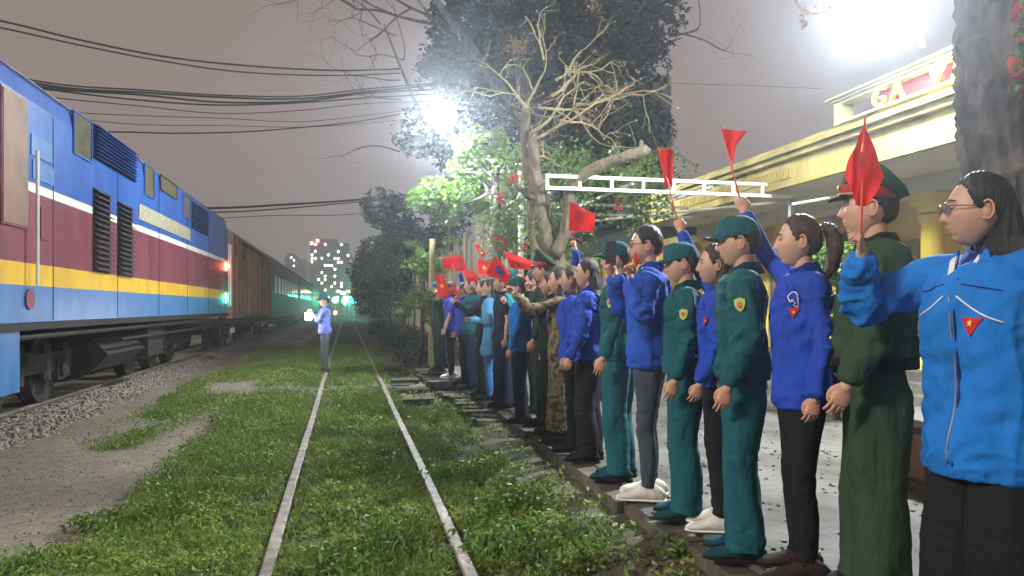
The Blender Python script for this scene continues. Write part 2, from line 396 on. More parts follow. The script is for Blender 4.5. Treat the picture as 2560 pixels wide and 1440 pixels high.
# sleepers under the train
st = thing('sleeper_row', 'weathered sleepers under the rusty rails of the train', 'sleepers', (-4.65, 0, 0))
me = None
for i in range(44):
    y = 4 + i * .72
    if me is None: o = part('sleeper', b2(-5.65, -3.65, y - .11, y + .11, -.02, .115), 'stone', st); me = o.data; y0 = y
    else: o = link('sleeper', me, st, (0, y - y0, 0))
# ------------------------------------------------------------------ platform
PX = 1.76
struct('platform', [b2(PX + .10, 30, -4, 60, -.05, PZ - .004)], 'concrete')
kb = thing('platform_kerb', 'worn stone kerb along the platform edge under the toes of the crowd', 'kerb', (PX, 0, 0))
y = .6; i = 0
while y < 11.5:
    L = random.uniform(.38, .62); dz = random.uniform(-.035, .008)
    part('kerb_stone', box((PX + .04 + random.uniform(-.035, .02), y + L / 2, PZ / 2 - .02 + dz), (.17, L - .018, PZ + .04), random.uniform(-.05, .05)), 'kerb', kb); y += L
# uneven paving slabs stepped beside the rail further on
sl = thing('stone_slab_path', 'uneven flat stone slabs laid in steps between rail and platform', 'paving', (1.2, 12, 0))
for i in range(60):
    y = 10.6 + i * .205 + random.uniform(-.05, .05)
    for x0, x1 in ((.80, random.uniform(1.15, 1.35)), (1.37, random.uniform(1.65, 1.9))):
        if random.random() < (.62 if x0 < 1 else .2): continue
        h = random.uniform(.03, .09) + (.10 if x0 > 1.3 else 0) + .04 * math.sin(i * .9)
        part('slab', box(((x0 + x1) / 2, y, h / 2 + .03), (x1 - x0, random.uniform(.16, .34), h), random.uniform(-.12, .12)), 'kerb', sl)
for i in range(9):   # slab pile at the toes, nearer
    y = 8.3 + i * .24
    part('slab', box((1.60 + random.uniform(-.06, .05), y, .17 + .02 * (i % 3)), (random.uniform(.28, .42), .17, .05), random.uniform(-.2, .2)), 'kerb', sl)
cp = thing('track_crossing', 'concrete crossing strip laid across the overgrown track', 'crossing', (0, 13.3, 0))
for (x0, x1) in ((-1.5, -.95), (-.93, -.47), (-.32, .12), (.14, .55), (.72, .80)):
    part('crossing_slab', b2(x0, x1, 12.9 + random.uniform(-.05, .05), 13.6, -.02, .055), 'kerb', cp)
# kerb of platform beyond and clutter of debris on the pavement
n = 1500; xx = rng.uniform(1.9, 6.2, n); yy = 1.2 + 8 * rng.random(n)
tag(stones('rubble', np.stack([xx, yy, 0 * xx + PZ + .002], 1), .018, 'ballast', 8, .35), 'bits of grit and rubble on the pale platform floor', 'rubble')
n = 240; k = rng.random(n) < .82; xx = np.where(k, rng.normal(1.3, .16, n), rng.uniform(.9, 5, n)); yy = np.where(k, rng.normal(2.9, .5, n), rng.uniform(1.5, 8, n)); 
zz = np.where(xx > PX, PZ + .012, gz(xx, yy) + .075)
o = link('dry_leaves', leaves('dry_leaves', np.stack([xx, yy, zz], 1), .055, ['dry_leaf'], 0, .35, .55, 9, np.stack([rng.normal(size=n), rng.normal(size=n), 0 * xx], 1)))
tag(o, 'curled brown dry leaves scattered by the platform edge', 'dry leaves', kind='stuff')
# ------------------------------------------------------------------ ground cover plants
n = 640000
y = 1.7 + 26 * rng.random(n) ** 2.3; x = rng.uniform(-2.9, 1.80, n)
gr = grassiness(x, y); p2 = np.stack([x, y, 0 * x], 1)
cl = vn(p2, 3.2, 41) * .55 + vn(p2, 9, 42) * .45
keep = rng.random(n) < np.clip(gr, 0, 1) * sstep(.22, .55, cl + .10)
bx = sstep(.95, 1.35, x) * sstep(2.2, 3.0, y)
keep &= ~((x > 1.30) & (rng.random(n) < .86)) & ~(x > 1.58) & ~((x > 1.0) & (cl < .46) & (y > 2.4)) & ~((x > .8) & (y > 10.3) & (rng.random(n) < .95)) & (rng.random(n) > .93 * ((y > 12.9) & (y < 13.6)))
keep &= (np.abs(x + .41) > .045 + .012 * (y > 5)) & (np.abs(x - .635) > .05)
x, y, cl = x[keep], y[keep], cl[keep]
nearrail = np.minimum(np.abs(x + .41), np.abs(x - .635))
hmax = (.035 + .10 * sstep(.35, .8, cl)) * (.55 + .45 * sstep(.0, .25, nearrail)) * (1.0 + .25 * (x > 1))
hmax = np.where(x < -1.9, hmax * .45, hmax)
z = gz(x, y) + hmax * rng.random(len(x)) ** .6
sz = np.where(y < 4.5, .029, np.where(y < 9, .031, .045)) * rng.uniform(.7, 1.2, len(x))
me = leaves('ground_cover', np.stack([x, y, z], 1), sz, ['leaf_ground'], .25, .30, .5, 3)
tag(link('ground_cover', me), 'low leafy green weeds covering the track between and beside the rails', 'weeds', kind='stuff')
k_ = rng.random(len(x)) < .12; gxx, gyy = x[k_], y[k_]
bl_ = leaves('grass_blades', np.stack([gxx, gyy, gz(gxx, gyy) + .05 + .05 * rng.random(len(gxx))], 1), np.where(gyy < 6, .085, .11), ['grass_blade'], 1.6, .35, .09, 33)
tag(link('grass_blades', bl_), 'thin grass blades standing among the leafy weeds', 'grass', kind='stuff')
# taller bright weed clumps
P = []
for (px, py, n, r, h) in ((240, 1290, 260, .16, .10), (1290, 1290, 700, .28, .24), (1250, 1360, 500, .25, .2), (1440, 1400, 400, .3, .15), (60, 1410, 400, .3, .09), (140, 1380, 260, .2, .08), (1120, 1180, 260, .25, .14), (1700, 1420, 120, .12, .08), (1180, 1010, 220, .3, .16), (960, 1330, 350, .25, .12), (880, 1400, 350, .25, .12)):
    c = atz(px, py, .1); q = rng.normal(size=(n, 3)) * (r * .5, r * .5, 0); q[:, :2] += (c.x, c.y); q[:, 2] = gz(q[:, 0], q[:, 1]) + h * rng.random(n); P.append(q)
tag(link('tall_weeds', leaves('tall_weeds', np.vstack(P), .052, ['leaf_lit'], .5, .3, .45, 4)), 'taller bright green weed clumps near the camera', 'weeds', kind='stuff')
# ================================================================== TRAIN
LX = -3.2
def lY(px): return atX(px, 0, LX).y
def lz(px, py): return atX(px, py, LX).z
LY0, LY1 = 4.6, 21.8
t = thing('locomotive', 'blue, maroon and yellow striped diesel locomotive passing on the left', 'locomotive', (-4.65, 13, 0))
bands = [(1.32, 1.70, 'loco_lightblue'), (1.70, 1.93, 'loco_yellow'), (1.93, 2.68, 'loco_maroon'), (2.68, 2.775, 'loco_white'), (2.775, 3.62, 'loco_blue')]
names = ['lower_panel', 'yellow_stripe', 'maroon_panel', 'white_stripe', 'upper_panel']
for nm, (z0, z1, k) in zip(names, bands):
    part(nm, b2(LX, -6.10, LY0, LY1, z0, z1), k, t)
V = []; pr = [(-3.2, 3.62), (-3.23, 3.80), (-3.33, 3.93), (-3.6, 4.03), (-4.65, 4.10), (-5.7, 4.03), (-5.97, 3.93), (-6.07, 3.80), (-6.1, 3.62)]
for y_ in (LY0, LY1 - .25, LY1): V += [(x_, y_, z_ - (.12 if y_ == LY1 and z_ > 3.7 else 0)) for x_, z_ in pr]
m = len(pr); Fq = [(r * m + i, (r + 1) * m + i, (r + 1) * m + i + 1, r * m + i + 1) for r in range(2) for i in range(m - 1)] + [tuple(range(m)), tuple(range(3 * m - 1, 2 * m - 1, -1))]
part('roof', (np.array(V), Fq), 'loco_blue', t)
part('roof_walkway', [b2(-5.3, -3.75, LY0 + .3, LY1 - .4, 4.04, 4.13)], 'loco_roof', t)
part('gutter', b2(-3.235, -3.215, LY0, LY1, 3.83, 3.845), 'loco_roof', t)
part('nose_skirt', b2(-3.21, -6.0, LY0, lY(52), .62, 1.318), 'loco_lightblue', t)
def trect(name, p0, p1, pt, pb, k, d=.008, inset=False):
    y0, y1 = lY(p0), lY(p1); pc = (p0 + p1) / 2; z1, z0 = lz(pc, pt), lz(pc, pb)
    fr = [b2(LX + .002, LX + .022, y0 - .02, y0, z0 - .02, z1 + .02), b2(LX + .002, LX + .022, y1, y1 + .02, z0 - .02, z1 + .02), b2(LX + .002, LX + .022, y0, y1, z0 - .02, z0), b2(LX + .002, LX + .022, y0, y1, z1, z1 + .02)]
    o = part(name, b2(LX + .001, LX + d, y0, y1, z0, z1), k, t)
    return o, fr, (y0, y1, z0, z1)
for a in ((183, 226, 292, 392), (360, 383, 418, 490), (457, 474, 492, 545)):
    o, fr, q = trect('window', *a, 'olive_glass'); part('window_frame', fr, 'loco_blue', t)
o, fr, q = trect('window', 400, 440, 452, 485, 'olive_glass'); part('window_frame', fr, 'loco_dark', t)
o, fr, q = trect('number_plate', 346, 474, 540, 575, 'plate', .015)
o, fr, q = trect('cab_door', 0, 62, 235, 560, 'door_brown', .03); part('door_frame', fr, 'loco_maroon', t)  # brown of the cab door holds the orange glare on maroon paint
q0 = q; part('door_handle', tube((LX + .08, q[1] + .10, 1.7), (LX + .08, q[1] + .10, 3.1), .018), 'white_steel', t)
for a in ((76, 128, 348, 398), (80, 132, 410, 455)):
    trect('equipment_panel', *a, 'loco_lightblue', .012)
trect('equipment_panel', 100, 118, 520, 600, 'loco_maroon', .012)
def louvers(p0, p1, pt, pb, n, kb, ks):
    o, fr, (y0, y1, z0, z1) = trect('louver_panel', p0, p1, pt, pb, kb, .006)
    me = None
    for i in range(n):
        z = z0 + (i + .5) * (z1 - z0) / n; h = (z1 - z0) / n
        v = [(LX + .006, y0, z + h * .42), (LX + .075, y0, z - h * .18), (LX + .075, y0, z - h * .30), (LX + .006, y0, z + h * .22)]
        vf = poly_prism(v, (0, y1 - y0, 0))
        if me is None: o = part('louver_slat', vf, ks, t); me = o.data; zz0 = z
        else: link('louver_slat', me, t, (0, 0, z - zz0))
louvers(232, 338, 345, 425, 9, 'loco_dark', 'loco_blue')
louvers(232, 275, 478, 680, 15, 'loco_dark', 'loco_dark')
louvers(293, 330, 510, 690, 15, 'loco_dark', 'loco_dark')
louvers(478, 520, 515, 580, 9, 'loco_dark', 'loco_blue')
part('handrail', [tube((LX + .09, LY1 - .15, 1.5), (LX + .09, LY1 - .15, 3.2), .022), tube((LX + .09, LY1 - .5, 1.5), (LX + .09, LY1 - .5, 3.2), .022)], 'white_steel', t)
part('marker_lamp', ell((LX + .02, LY1 - .5, 2.58), (.05, .06, .12)), 'red_lamp', t)
part('marker_lamp', ell((LX + .02, LY1 - .05, 2.62), (.05, .05, .07)), 'red_lamp', t)
part('green_lamp', ell((LX + .02, LY1 - .5, 1.72), (.04, .06, .14)), 'green_lamp', t)
part('vent_cover', tube((LX, lY(72), lz(72, 748)), (LX + .02, lY(72), lz(72, 748)), .11, 20), 'loco_maroon', t)
for k in range(6): part('panel_seam', b2(LX + .001, LX + .006, 9.2 + k * 2.4, 9.215 + k * 2.4, 1.33, 3.6), 'loco_dark', t)
part('sill', b2(LX + .03, -6.13, LY0, LY1, 1.24, 1.317), 'underframe', t)
part('fuel_tank', [limb([(-4.65, 11.9, .78), (-4.65, 14.4, .78)], [(1.25, .42), (1.25, .42)], 10, 1, (1, 0, 0))], 'underframe', t)
def bogie(t, ys_, X, r, k='underframe'):
    y0, y1 = min(ys_), max(ys_)
    b = part('bogie', [b2(X + .16, X + .28, y0 - .75, y1 + .75, .62, .86), b2(-2 * 4.65 - X - .28, -2 * 4.65 - X - .16, y0 - .75, y1 + .75, .62, .86), b2(-5.4, -3.9, (y0 + y1) / 2 - .3, (y0 + y1) / 2 + .3, .6, 1.1)], k, t)
    for y_ in ys_:
        for sx in (1, -1):
            xx_ = -4.65 + sx * (X + 4.65)
            w = part('wheel', [tube((xx_ - .05 * sx, y_, .16 + r), (xx_ + .08 * sx, y_, .16 + r), r, 28), tube((xx_ - .09 * sx, y_, .16 + r), (xx_ - .05 * sx, y_, .16 + r), r + .03, 28)], 'wheel', b)
        part('axle_box', [box((X + .24, y_, .16 + r), (.16, .28, .30)), tube((X + .3, y_, .16 + r), (X + .36, y_, .16 + r), .10, 12)], k, b)
        for s in (-1, 1): part('coil_spring', limb([(X + .22, y_ + s * .34, .50), (X + .22, y_ + s * .34, .98)], [.085, .085], 10, 1), 'wheel', b)
    for s in (.33, .66):
        yy_ = y0 + (y1 - y0) * s; part('brake_cylinder', [tube((X + .28, yy_ - .16, .82), (X + .28, yy_ + .16, .82), .09, 12)], k, b)
bogie(t, [8.2, 9.85, 11.4 - .0], -4.17, .47); bogie(t, [15.6, 17.3, 19.0], -4.17, .47)
part('step', [b2(LX - .1, LX + .12, 20.6, 21.3, z_, z_ + .03) for z_ in (.45, .75, 1.05)] + [b2(LX - .05, LX + .02, yy_, yy_ + .03, .42, 1.3) for yy_ in (20.58, 21.3)], 'underframe', t)
part('air_pipe', [tube((LX - .06, 5, 1.16), (LX - .06, 21.4, 1.16), .03), tube((LX - .06, 12, 1.0), (LX - .06, 19, 1.0), .022)], 'underframe', t)
part('battery_box', [b2(-3.35, -4.2, 13.9, 15.0, .62, 1.2)], 'underframe', t)
# goods wagon
t = thing('goods_wagon', 'brown ribbed goods wagon coupled behind the locomotive', 'wagon', (-4.65, 28, 0))
W0, W1 = 22.75, 33.6; WX = -3.28
part('wagon_body', b2(WX, -6.02, W0, W1, 1.15, 3.62), 'boxcar', t)
V = []; pr = [(WX + .05, 3.62), (WX - .12, 3.80), (-3.9, 3.93), (-4.65, 3.98), (-5.4, 3.93), (-5.9, 3.80), (-6.07, 3.62)]; m = len(pr)
for y_ in (W0 - .06, W1 + .06): V += [(x_, y_, z_) for x_, z_ in pr]
part('wagon_roof', (np.array(V), [(i, m + i, m + i + 1, i + 1) for i in range(m - 1)] + [tuple(range(m)), tuple(range(2 * m - 1, m - 1, -1))] + [(0, m - 1, 2 * m - 1, m)]), 'boxcar_roof', t)
for i in range(12):
    y_ = W0 + .05 + i * .93
    if 26.3 < y_ < 29.6: continue
    part('rib', b2(WX + .001, WX + .07, y_, y_ + .09, 1.15, 3.6), 'boxcar', t)
for i in range(13): part('wagon_board', b2(WX + .001, WX + .022, W0 + .02, W1 - .02, 1.2 + i * .185, 1.365 + i * .185), 'boxcar', t)
d_ = part('sliding_door', b2(WX + .03, WX + .075, 26.5, 29.4, 1.2, 3.45), 'boxcar_door', t)
for i in range(4): part('door_rib', b2(WX + .076, WX + .10, 26.55 + i * .93, 26.62 + i * .93, 1.22, 3.43), 'boxcar_door', d_)
part('door_track', [b2(WX + .02, WX + .11, 24.8, 31.0, 3.46, 3.53), b2(WX + .02, WX + .11, 24.8, 31.0, 1.10, 1.16)], 'loco_dark', t)
for y_ in (23.6, 25.2, 30.6, 32.3): part('hatch', b2(WX + .02, WX + .05, y_, y_ + .55, 3.0, 3.35), 'loco_dark', t)
part('wagon_sill', b2(WX - .02, -6.0, W0, W1, .92, 1.148), 'underframe', t)
part('coupler', [b2(-4.8, -4.5, 21.7, 22.9, .75, 1.0)], 'underframe', t)
part('white_marker', box((WX + .02, 23.1, .80), (.05, .55, .14)), 'loco_white', t)
bogie(t, [24.3, 26.0], -4.17, .42); bogie(t, [30.4, 32.1], -4.17, .42)
part('platform_step', b2(WX, WX + .3, 28.6, 30.2, .86, .92), 'boxcar_door', t)
# coaches
for ci in range(4):
    y0 = 34.6 + ci * 20.2; y1 = y0 + 19.3
    lab = ['dark coach coupled right behind the brown goods wagon', 'second dark coach, partly above the conductor\'s raised lantern', 'third dark coach of the train in the distance', 'farthest dark coach at the tail of the train'][ci]
    t = thing('passenger_coach', lab, 'coach', (-4.65, y0, 0), 0, 'dark coaches trailing behind the goods wagon')
    part('coach_body', b2(-3.25, -6.05, y0, y1, 1.0, 3.5), 'coach', t)
    V = []; pr = [(-3.23, 3.5), (-3.3, 3.75), (-3.6, 3.95), (-4.65, 4.08), (-5.7, 3.95), (-6.0, 3.75), (-6.07, 3.5)]; m = len(pr)
    for y_ in (y0, y1): V += [(x_, y_, z_) for x_, z_ in pr]
    part('coach_roof', (np.array(V), [(i, m + i, m + i + 1, i + 1) for i in range(m - 1)] + [tuple(range(m)), tuple(range(2 * m - 1, m - 1, -1))] + [(0, m - 1, 2 * m - 1, m)]), 'coach_roof', t)
    for i in range(9): part('window', b2(-3.249, -3.235, y0 + 1.5 + i * 1.9, y0 + 2.7 + i * 1.9, 2.15, 2.95), 'coach_window', t)
    part('coach_frame', b2(-3.4, -5.9, y0, y1, .7, .998), 'underframe', t)
    bogie(t, [y0 + 2.2, y0 + 4.4], -4.17, .42); bogie(t, [y1 - 4.4, y1 - 2.2], -4.17, .42)
# ================================================================== STATION BUILDING
t = thing('station_building', 'yellow station building with columned veranda, stained cornice and red name sign', 'building', (7, 8, 0))
EX = 5.6
part('wall', [b2(7.9, 8.2, -3, 13.6, .72, 3.1)], 'yellow_wall', t)
part('side_wall', [b2(7.9, 14, 13.6, 13.85, .28, 3.1)], 'yellow_wall', t)
part('veranda_floor', b2(6.45, 7.9, -3, 13.7, .275, .72), 'concrete', t)
for i in range(3): part('step', b2(5.85 + i * .2, 6.45, -3, 13.7, .271, .275 + .112 * (i + 1) + i * .001), 'concrete', t)
part('soffit', b2(5.75, 12, -3, 13.5, 3.06, 3.12), 'soffit', t)
part('beam', b2(6.80, 7.12, -3, 13.55, 2.86, 3.058), 'soffit', t)
part('fascia', b2(EX + .06, 5.78, -3, 13.6, 3.062, 3.40), 'cream_stained', t)
part('cornice', [b2(EX - .02, 5.9, -3, 13.66, 3.402, 3.47), b2(EX - .08, 5.9, -3, 13.7, 3.472, 3.53), b2(EX + .02, 5.9, -3, 13.63, 3.532, 3.60)], 'cream_stained', t)
part('flat_roof', b2(5.9, 12, -3, 13.6, 3.122, 3.56), 'cream_stained', t)
me = None
for i in range(60):
    y_ = 8.6 + i * .055
    if me is None: o = part('dentil', b2(EX + .035, EX + .062, y_, y_ + .028, 3.17, 3.30), 'cream_stained', t); me = o.data; y0_ = y_
    else: link('dentil', me, t, (0, y_ - y0_, 0))
for yc in (4.72, 7.66, 10.6, 13.3):
    q = [limb([(6.96, yc, .98), (6.96, yc, 2.52)], [.135, .125], 24, 1)]
    c_ = part('column', q, 'yellow_col', t, smooth=False)
    part('column_base', [b2(6.76, 7.16, yc - .2, yc + .2, .721, .90), limb([(6.96, yc, .90), (6.96, yc, .94), (6.96, yc, .985)], [.19, .18, .15], 24, 2)], 'yellow_col', c_)
    part('capital', [limb([(6.96, yc, 2.50), (6.96, yc, 2.56), (6.96, yc, 2.60)], [.14, .16, .15], 24, 1), limb([(6.96, yc, 2.62), (6.96, yc, 2.68), (6.96, yc, 2.72)], [.15, .175, .17], 24, 1), b2(6.79, 7.13, yc - .17, yc + .17, 2.72, 2.858)], 'yellow_col', c_)
for (y0, y1) in ((9.0, 10.2), (5.2, 6.4), (11.6, 12.6)):
    f_ = part('door', b2(7.86, 7.898, y0, y1, .722, 2.35), 'door_brown', t); 
    part('door_frame', [b2(7.84, 7.90, y0 - .08, y0, .722, 2.43), b2(7.84, 7.90, y1, y1 + .08, .722, 2.43), b2(7.84, 7.90, y0, y1, 2.352, 2.43)], 'cream_stained', t)
p = atX(2106, 600, 7.87); part('wall_plaque', b2(7.86, 7.898, p.y - .16, p.y + .16, p.z - .11, p.z + .11), 'dark_build', t)
p = atX(2075, 545, 7.87); part('wall_box', b2(7.80, 7.898, p.y - .08, p.y + .08, p.z - .16, p.z + .16), 'grey_steel', t)
# roof sign
yS = atX(2085, 300, EX).y
sg = thing('roof_sign', 'raised name sign with gold letters and red backing on the station cornice', 'sign', (EX, 5, 3.6))
part('sign_frame', [b2(EX, EX + .16, yS - .13, yS, 3.602, 3.835), b2(EX - .002, EX + .17, .8, yS, 3.835, 3.865), b2(EX - .04, EX + .19, .8, yS + .03, 3.867, 3.89), b2(EX - .08, EX + .2, .8, yS + .06, 3.892, 3.915), b2(EX - .03, EX + .16, .8, yS - .13, 3.601, 3.625)], 'sign_paint', sg)
part('sign_backing', b2(EX + .10, EX + .13, .8, 6.98, 3.627, 3.833), 'red_board', sg)
def text_part(name, s, size, pos, rot, k, parent, ext=.012):
    cu = bpy.data.curves.new('t', 'FONT'); cu.body = s; cu.size = size; cu.extrude = ext; cu.align_x = 'LEFT'
    o = bpy.data.objects.new('t', cu); C.objects.link(o); bpy.context.view_layer.update()
    me = bpy.data.meshes.new_from_object(o.evaluated_get(bpy.context.evaluated_depsgraph_get())); w = o.dimensions.x
    bpy.data.objects.remove(o); me.materials.clear(); me.materials.append(M[k])
    q = link(name, me, parent); q.rotation_euler = rot; org = V3(parent.location) if parent else V3((0, 0, 0)); q.location = Vector(V3(pos) - org); return q, w
y_ = 7.0
for ch in 'GA VĂN ĐIỂN':
    if ch == ' ': y_ -= .24; continue
    o, w = text_part('letter', ch, .285, (EX - .01, y_, 3.632), (R(90), 0, R(-90)), 'letter_gold', sg, .022); o['label'] = 'gold letter ' + ch; y_ -= w + .10
part('star_roundel', [tube((EX - .03, 6.05, 3.80), (EX + .0, 6.05, 3.80), .06, 20)], 'soffit', sg)
# further yellow wing
w2 = thing('yellow_outbuilding', 'low yellow outbuilding wall behind the vines and the crowd', 'building', (8, 20, 0))
part('wall', b2(7.4, 14, 15.2, 27, 0, 2.9), 'yellow_wall', w2); part('roof_slab', b2(7.2, 14, 15.0, 27.2, 2.902, 3.05), 'cream_stained', w2)
part('window', b2(7.38, 7.399, 18, 19.2, 1.3, 2.2), 'dark_build', w2)
hr = thing('dark_hip_roof_house', 'dark tiled roof house showing above the station eave', 'building', (13, 27, 0))
a = atd(1600, 470, 26); b = atd(1900, 470, 26)
Y_ = 26; 
V = [(9.5, 24, 4.6), (19, 24, 4.6), (19, 34, 4.6), (9.5, 34, 4.6), (12, 29, 6.6), (17, 29, 6.6)]
part('roof', (np.array(V, float), [(0, 1, 5, 4), (1, 2, 5), (2, 3, 4, 5), (3, 0, 4), (3, 2, 1, 0)]), 'dark_roof', hr)
part('wall', b2(10, 18.5, 24.5, 33.5, 0, 4.59), 'dark_build', hr); part('ridge_ornament', limb([(12, 29, 6.55), (11.6, 29, 6.9), (11.5, 29, 7.3)], [.18, .14, .03], 8, 3), 'dark_roof', hr)
# tall dark block behind the trees
tb = thing('dark_tower_block', 'tall dark building standing behind the bare tree, straight right edge', 'building', (18, 62, 0))
p0 = atd(1385, 200, 62); p1 = atd(1680, 200, 62)
yb = 60
def xat(px, Y):  # world X on plane Y
    k = (px - VX) * CT / F; return k * CT * Y / (1 - k * ST)
xa, xb = xat(1380, yb), xat(1678, yb)
part('wall', b2(xa, xb, yb, yb + 12, 0, CZ + (HY - 165) / F * 62), 'dark_build', tb)
for i in range(6):
    for j in range(5): part('window', b2(xa + 1 + i * 1.6, xa + 1.9 + i * 1.6, yb - .05, yb - .001, 8 + j * 2.7, 9.3 + j * 2.7), 'tower_pane', tb)
# ------------------------------------------------------------------ vertical plank wall behind the far crowd
pw = thing('plank_wall', 'tall weathered wall of upright planks and posts behind the far end of the crowd', 'fence', (3.4, 20, 0))
y_ = 14.2
while y_ < 44:
    w = random.uniform(.22, .40) * (1 + max(0, y_ - 20) * .03); h = (4.2 if y_ < 19 else 3.3) + random.uniform(-.25, .35); x_ = 3.35 + random.uniform(-.06, .06)
    part('plank', box((x_, y_ + w / 2, h / 2), (.06 + random.uniform(0, .06), w - .02, h), random.uniform(-.06, .06)), 'fence_plank', pw); y_ += w
part('back_board', b2(3.6, 3.7, 14, 44, 0, 3.0), 'dark_build', pw)
pp = thing('pale_post', 'slim pale ringed post standing left of the flags by the bushes', 'post', tuple(atd(1078, 760, 16)[:2]) + (0,))
part('shaft', limb([(pp.location.x, pp.location.y, 0), (pp.location.x + .02, pp.location.y, 2.95)], [.075, .06], 10, 12), 'twig', pp)
# ------------------------------------------------------------------ white canopy frame
cf = thing('canopy_frame', 'bare white steel canopy frame above the crowd beside the station', 'frame', (4.3, 9.2, 0))
YF = 9.17; x0, x1 = 2.5, 6.04
part('top_rail', b2(x0, x1, YF - .02, YF + .02, 3.14, 3.185), 'white_steel', cf)
part('bottom_rail', b2(x0, x1, YF - .02, YF + .02, 2.985, 3.03), 'white_steel', cf)
for i in range(9): part('rung', b2(x0 + i * (x1 - x0 - .04) / 8, x0 + .04 + i * (x1 - x0 - .04) / 8, YF - .018, YF + .018, 3.031, 3.139), 'white_steel', cf)
for Y2 in (11.6,): part('rear_rail', [b2(x0, x1, Y2 - .02, Y2 + .02, 3.14, 3.18), b2(x0, x1, Y2 - .02, Y2 + .02, 2.98, 3.02)], 'grey_steel', cf)
for x_ in (2.52, 3.7, 4.85, 6.02): part('cross_rail', b2(x_ - .018, x_ + .018, YF + .03, 11.57, 3.09, 3.13), 'grey_steel', cf)
for a, b in (((2.55, 9.2, 2.96), (3.3, 12.0, 2.3)), ((6.02, 9.2, 2.95), (4.0, 11.6, 2.9)), ((5.4, 8.2, 2.75), (6.8, 7.9, 3.0))): part('brace', tube(a, b, .022, 6), 'grey_steel', cf)
part('post', b2(6.0, 6.06, YF - .03, YF + .03, .27, 2.98), 'grey_steel', cf); part('post', b2(2.50, 2.56, 11.57, 11.63, .27, 2.98), 'grey_steel', cf)
# bench
bn = thing('tiled_bench', 'brown tiled platform bench with pale top behind the soldier in green', 'bench', (3.95, 3.2, PZ))
part('bench_top', b2(3.60, 4.2, 1.6, 4.65, .70, .745), 'concrete', bn); part('bench_front', b2(3.68, 4.15, 1.7, 4.58, PZ, .699), 'brown_tile', bn)
for i in range(11): part('front_panel', b2(3.655, 3.681, 1.75 + i * .26, 1.93 + i * .26, PZ + .08, .64), 'door_brown', bn)
part('bench_plinth', b2(3.64, 4.17, 1.68, 4.6, PZ - .003, PZ + .05), 'brown_tile', bn)
# ================================================================== FAR CITY
def towerblock(px0, px1, pyt, d, label, seed, nwin, cols, wl=True):
    r = random.Random(seed); a = atd(px0, HY, d); b = atd(px1, HY, d); h = CZ + (HY - pyt) / F * d
    t = thing('apartment_tower', label, 'tower', (a.x, a.y, 0), 0, None); X0, X1, Y0 = a.x, b.x, a.y
    part('wall', [b2(X0, X1, Y0, Y0 + 14, 0, h), b2(X0 + (X1 - X0) * .15, X0 + (X1 - X0) * .7, Y0 + 1, Y0 + 10, h, h + 1.1)], 'tower', t)
    fh = h / 20; rows = 20; cw = (X1 - X0) / cols; un = []; me = None; k = 0; cells = [(i, j) for i in range(cols) for j in range(2, rows)]; r.shuffle(cells); lit = set(cells[:nwin])
    for (i, j) in cells:
        x_ = X0 + (i + .25) * cw; z_ = j * fh + fh * .25
        if (i, j) in lit:
            o = part('lit_window', b2(x_, x_ + cw * .5, Y0 - .12, Y0 - .02, z_, z_ + fh * .5), 'win_warm' if r.random() < .5 else 'win_cool', t)
        else: un.append(b2(x_, x_ + cw * .5, Y0 - .10, Y0 - .01, z_, z_ + fh * .45))
    part('dark_windows', un, 'tower_pane', t, kind='stuff')
    return t
t = towerblock(776, 874, 606, 190, 'tallest hazy apartment tower with many lit windows in the distance', 1, 44, 12)
p = atd(779, 608, 189); part('roof_lamp', ell(p, (.4, .4, .4), 8, 6), 'red_lamp', t); p = atd(794, 602, 189); part('roof_lamp', ell(p, (.4, .4, .4), 8, 6), 'red_lamp', t)
towerblock(712, 744, 640, 250, 'slimmer far tower just above the coach roofs', 2, 12, 5)
towerblock(745, 775, 655, 270, 'low pale tower left of the tallest tower', 3, 3, 5)
towerblock(875, 925, 655, 240, 'far tower right of the tallest one, half behind trees', 4, 9, 7)
towerblock(640, 708, 690, 250, 'far low block behind the wagon roof line', 6, 8, 8)
for i, px in enumerate((846, 858, 872, 884)):
    p = atd(px, 728 + 3 * (i % 2), 140); s = thing('street_lamp', ['far street lamp nearest the conductor, over the road', 'far street lamp second from the conductor', 'far street lamp third from the conductor', 'far street lamp closest to the dark trees'][i], 'street lamp', (p.x, p.y, 0), 0, 'far street lamps over the crossing')
    part('lamp_post', tube((p.x, p.y, 0), (p.x, p.y, p.z - .2), .07, 6), 'grey_steel', s); part('lamp_head', ell(p, (.42, .3, .16), 8, 6), 'street_glow', s)
for i, (px, py) in enumerate(((741, 747), (782, 746), (805, 748), (838, 750), (862, 752), (873, 747), (884, 751))):
    if px < 830: continue
    p = atd(px, py, 95); s = thing('green_signal', ['green traffic signal just right of the conductor\'s cap', 'green traffic signal above the rails, lowest', 'green traffic signal above the rails, highest', 'green traffic signal beside the dark trees'][i - 3], 'signal', (p.x, p.y, 0), 0, 'green signals at the far crossing')
    part('mast', tube((p.x, p.y, 0), (p.x, p.y, p.z - .2), .06, 6), 'grey_steel', s); part('green_light', ell(p, (.42, .2, .38), 10, 6), 'green_lamp', s)
s = thing('red_signal', 'small red signal light low beside the conductor', 'signal', (atd(838, 782, 80).x, atd(838, 782, 80).y, 0)); p = atd(838, 782, 80)
part('mast', tube((p.x, p.y, 0), (p.x, p.y, p.z), .05, 6), 'grey_steel', s); part('red_light', ell(p, (.2, .1, .2), 8, 6), 'red_lamp', s)
g_ = bpy.data.lights.new('green_signal_glow', 'POINT'); g_.energy = 260; g_.color = (.05, 1, .6); g_.shadow_soft_size = .3
go = link('green_signal_glow', g_); go.location = atd(872, 745, 94)
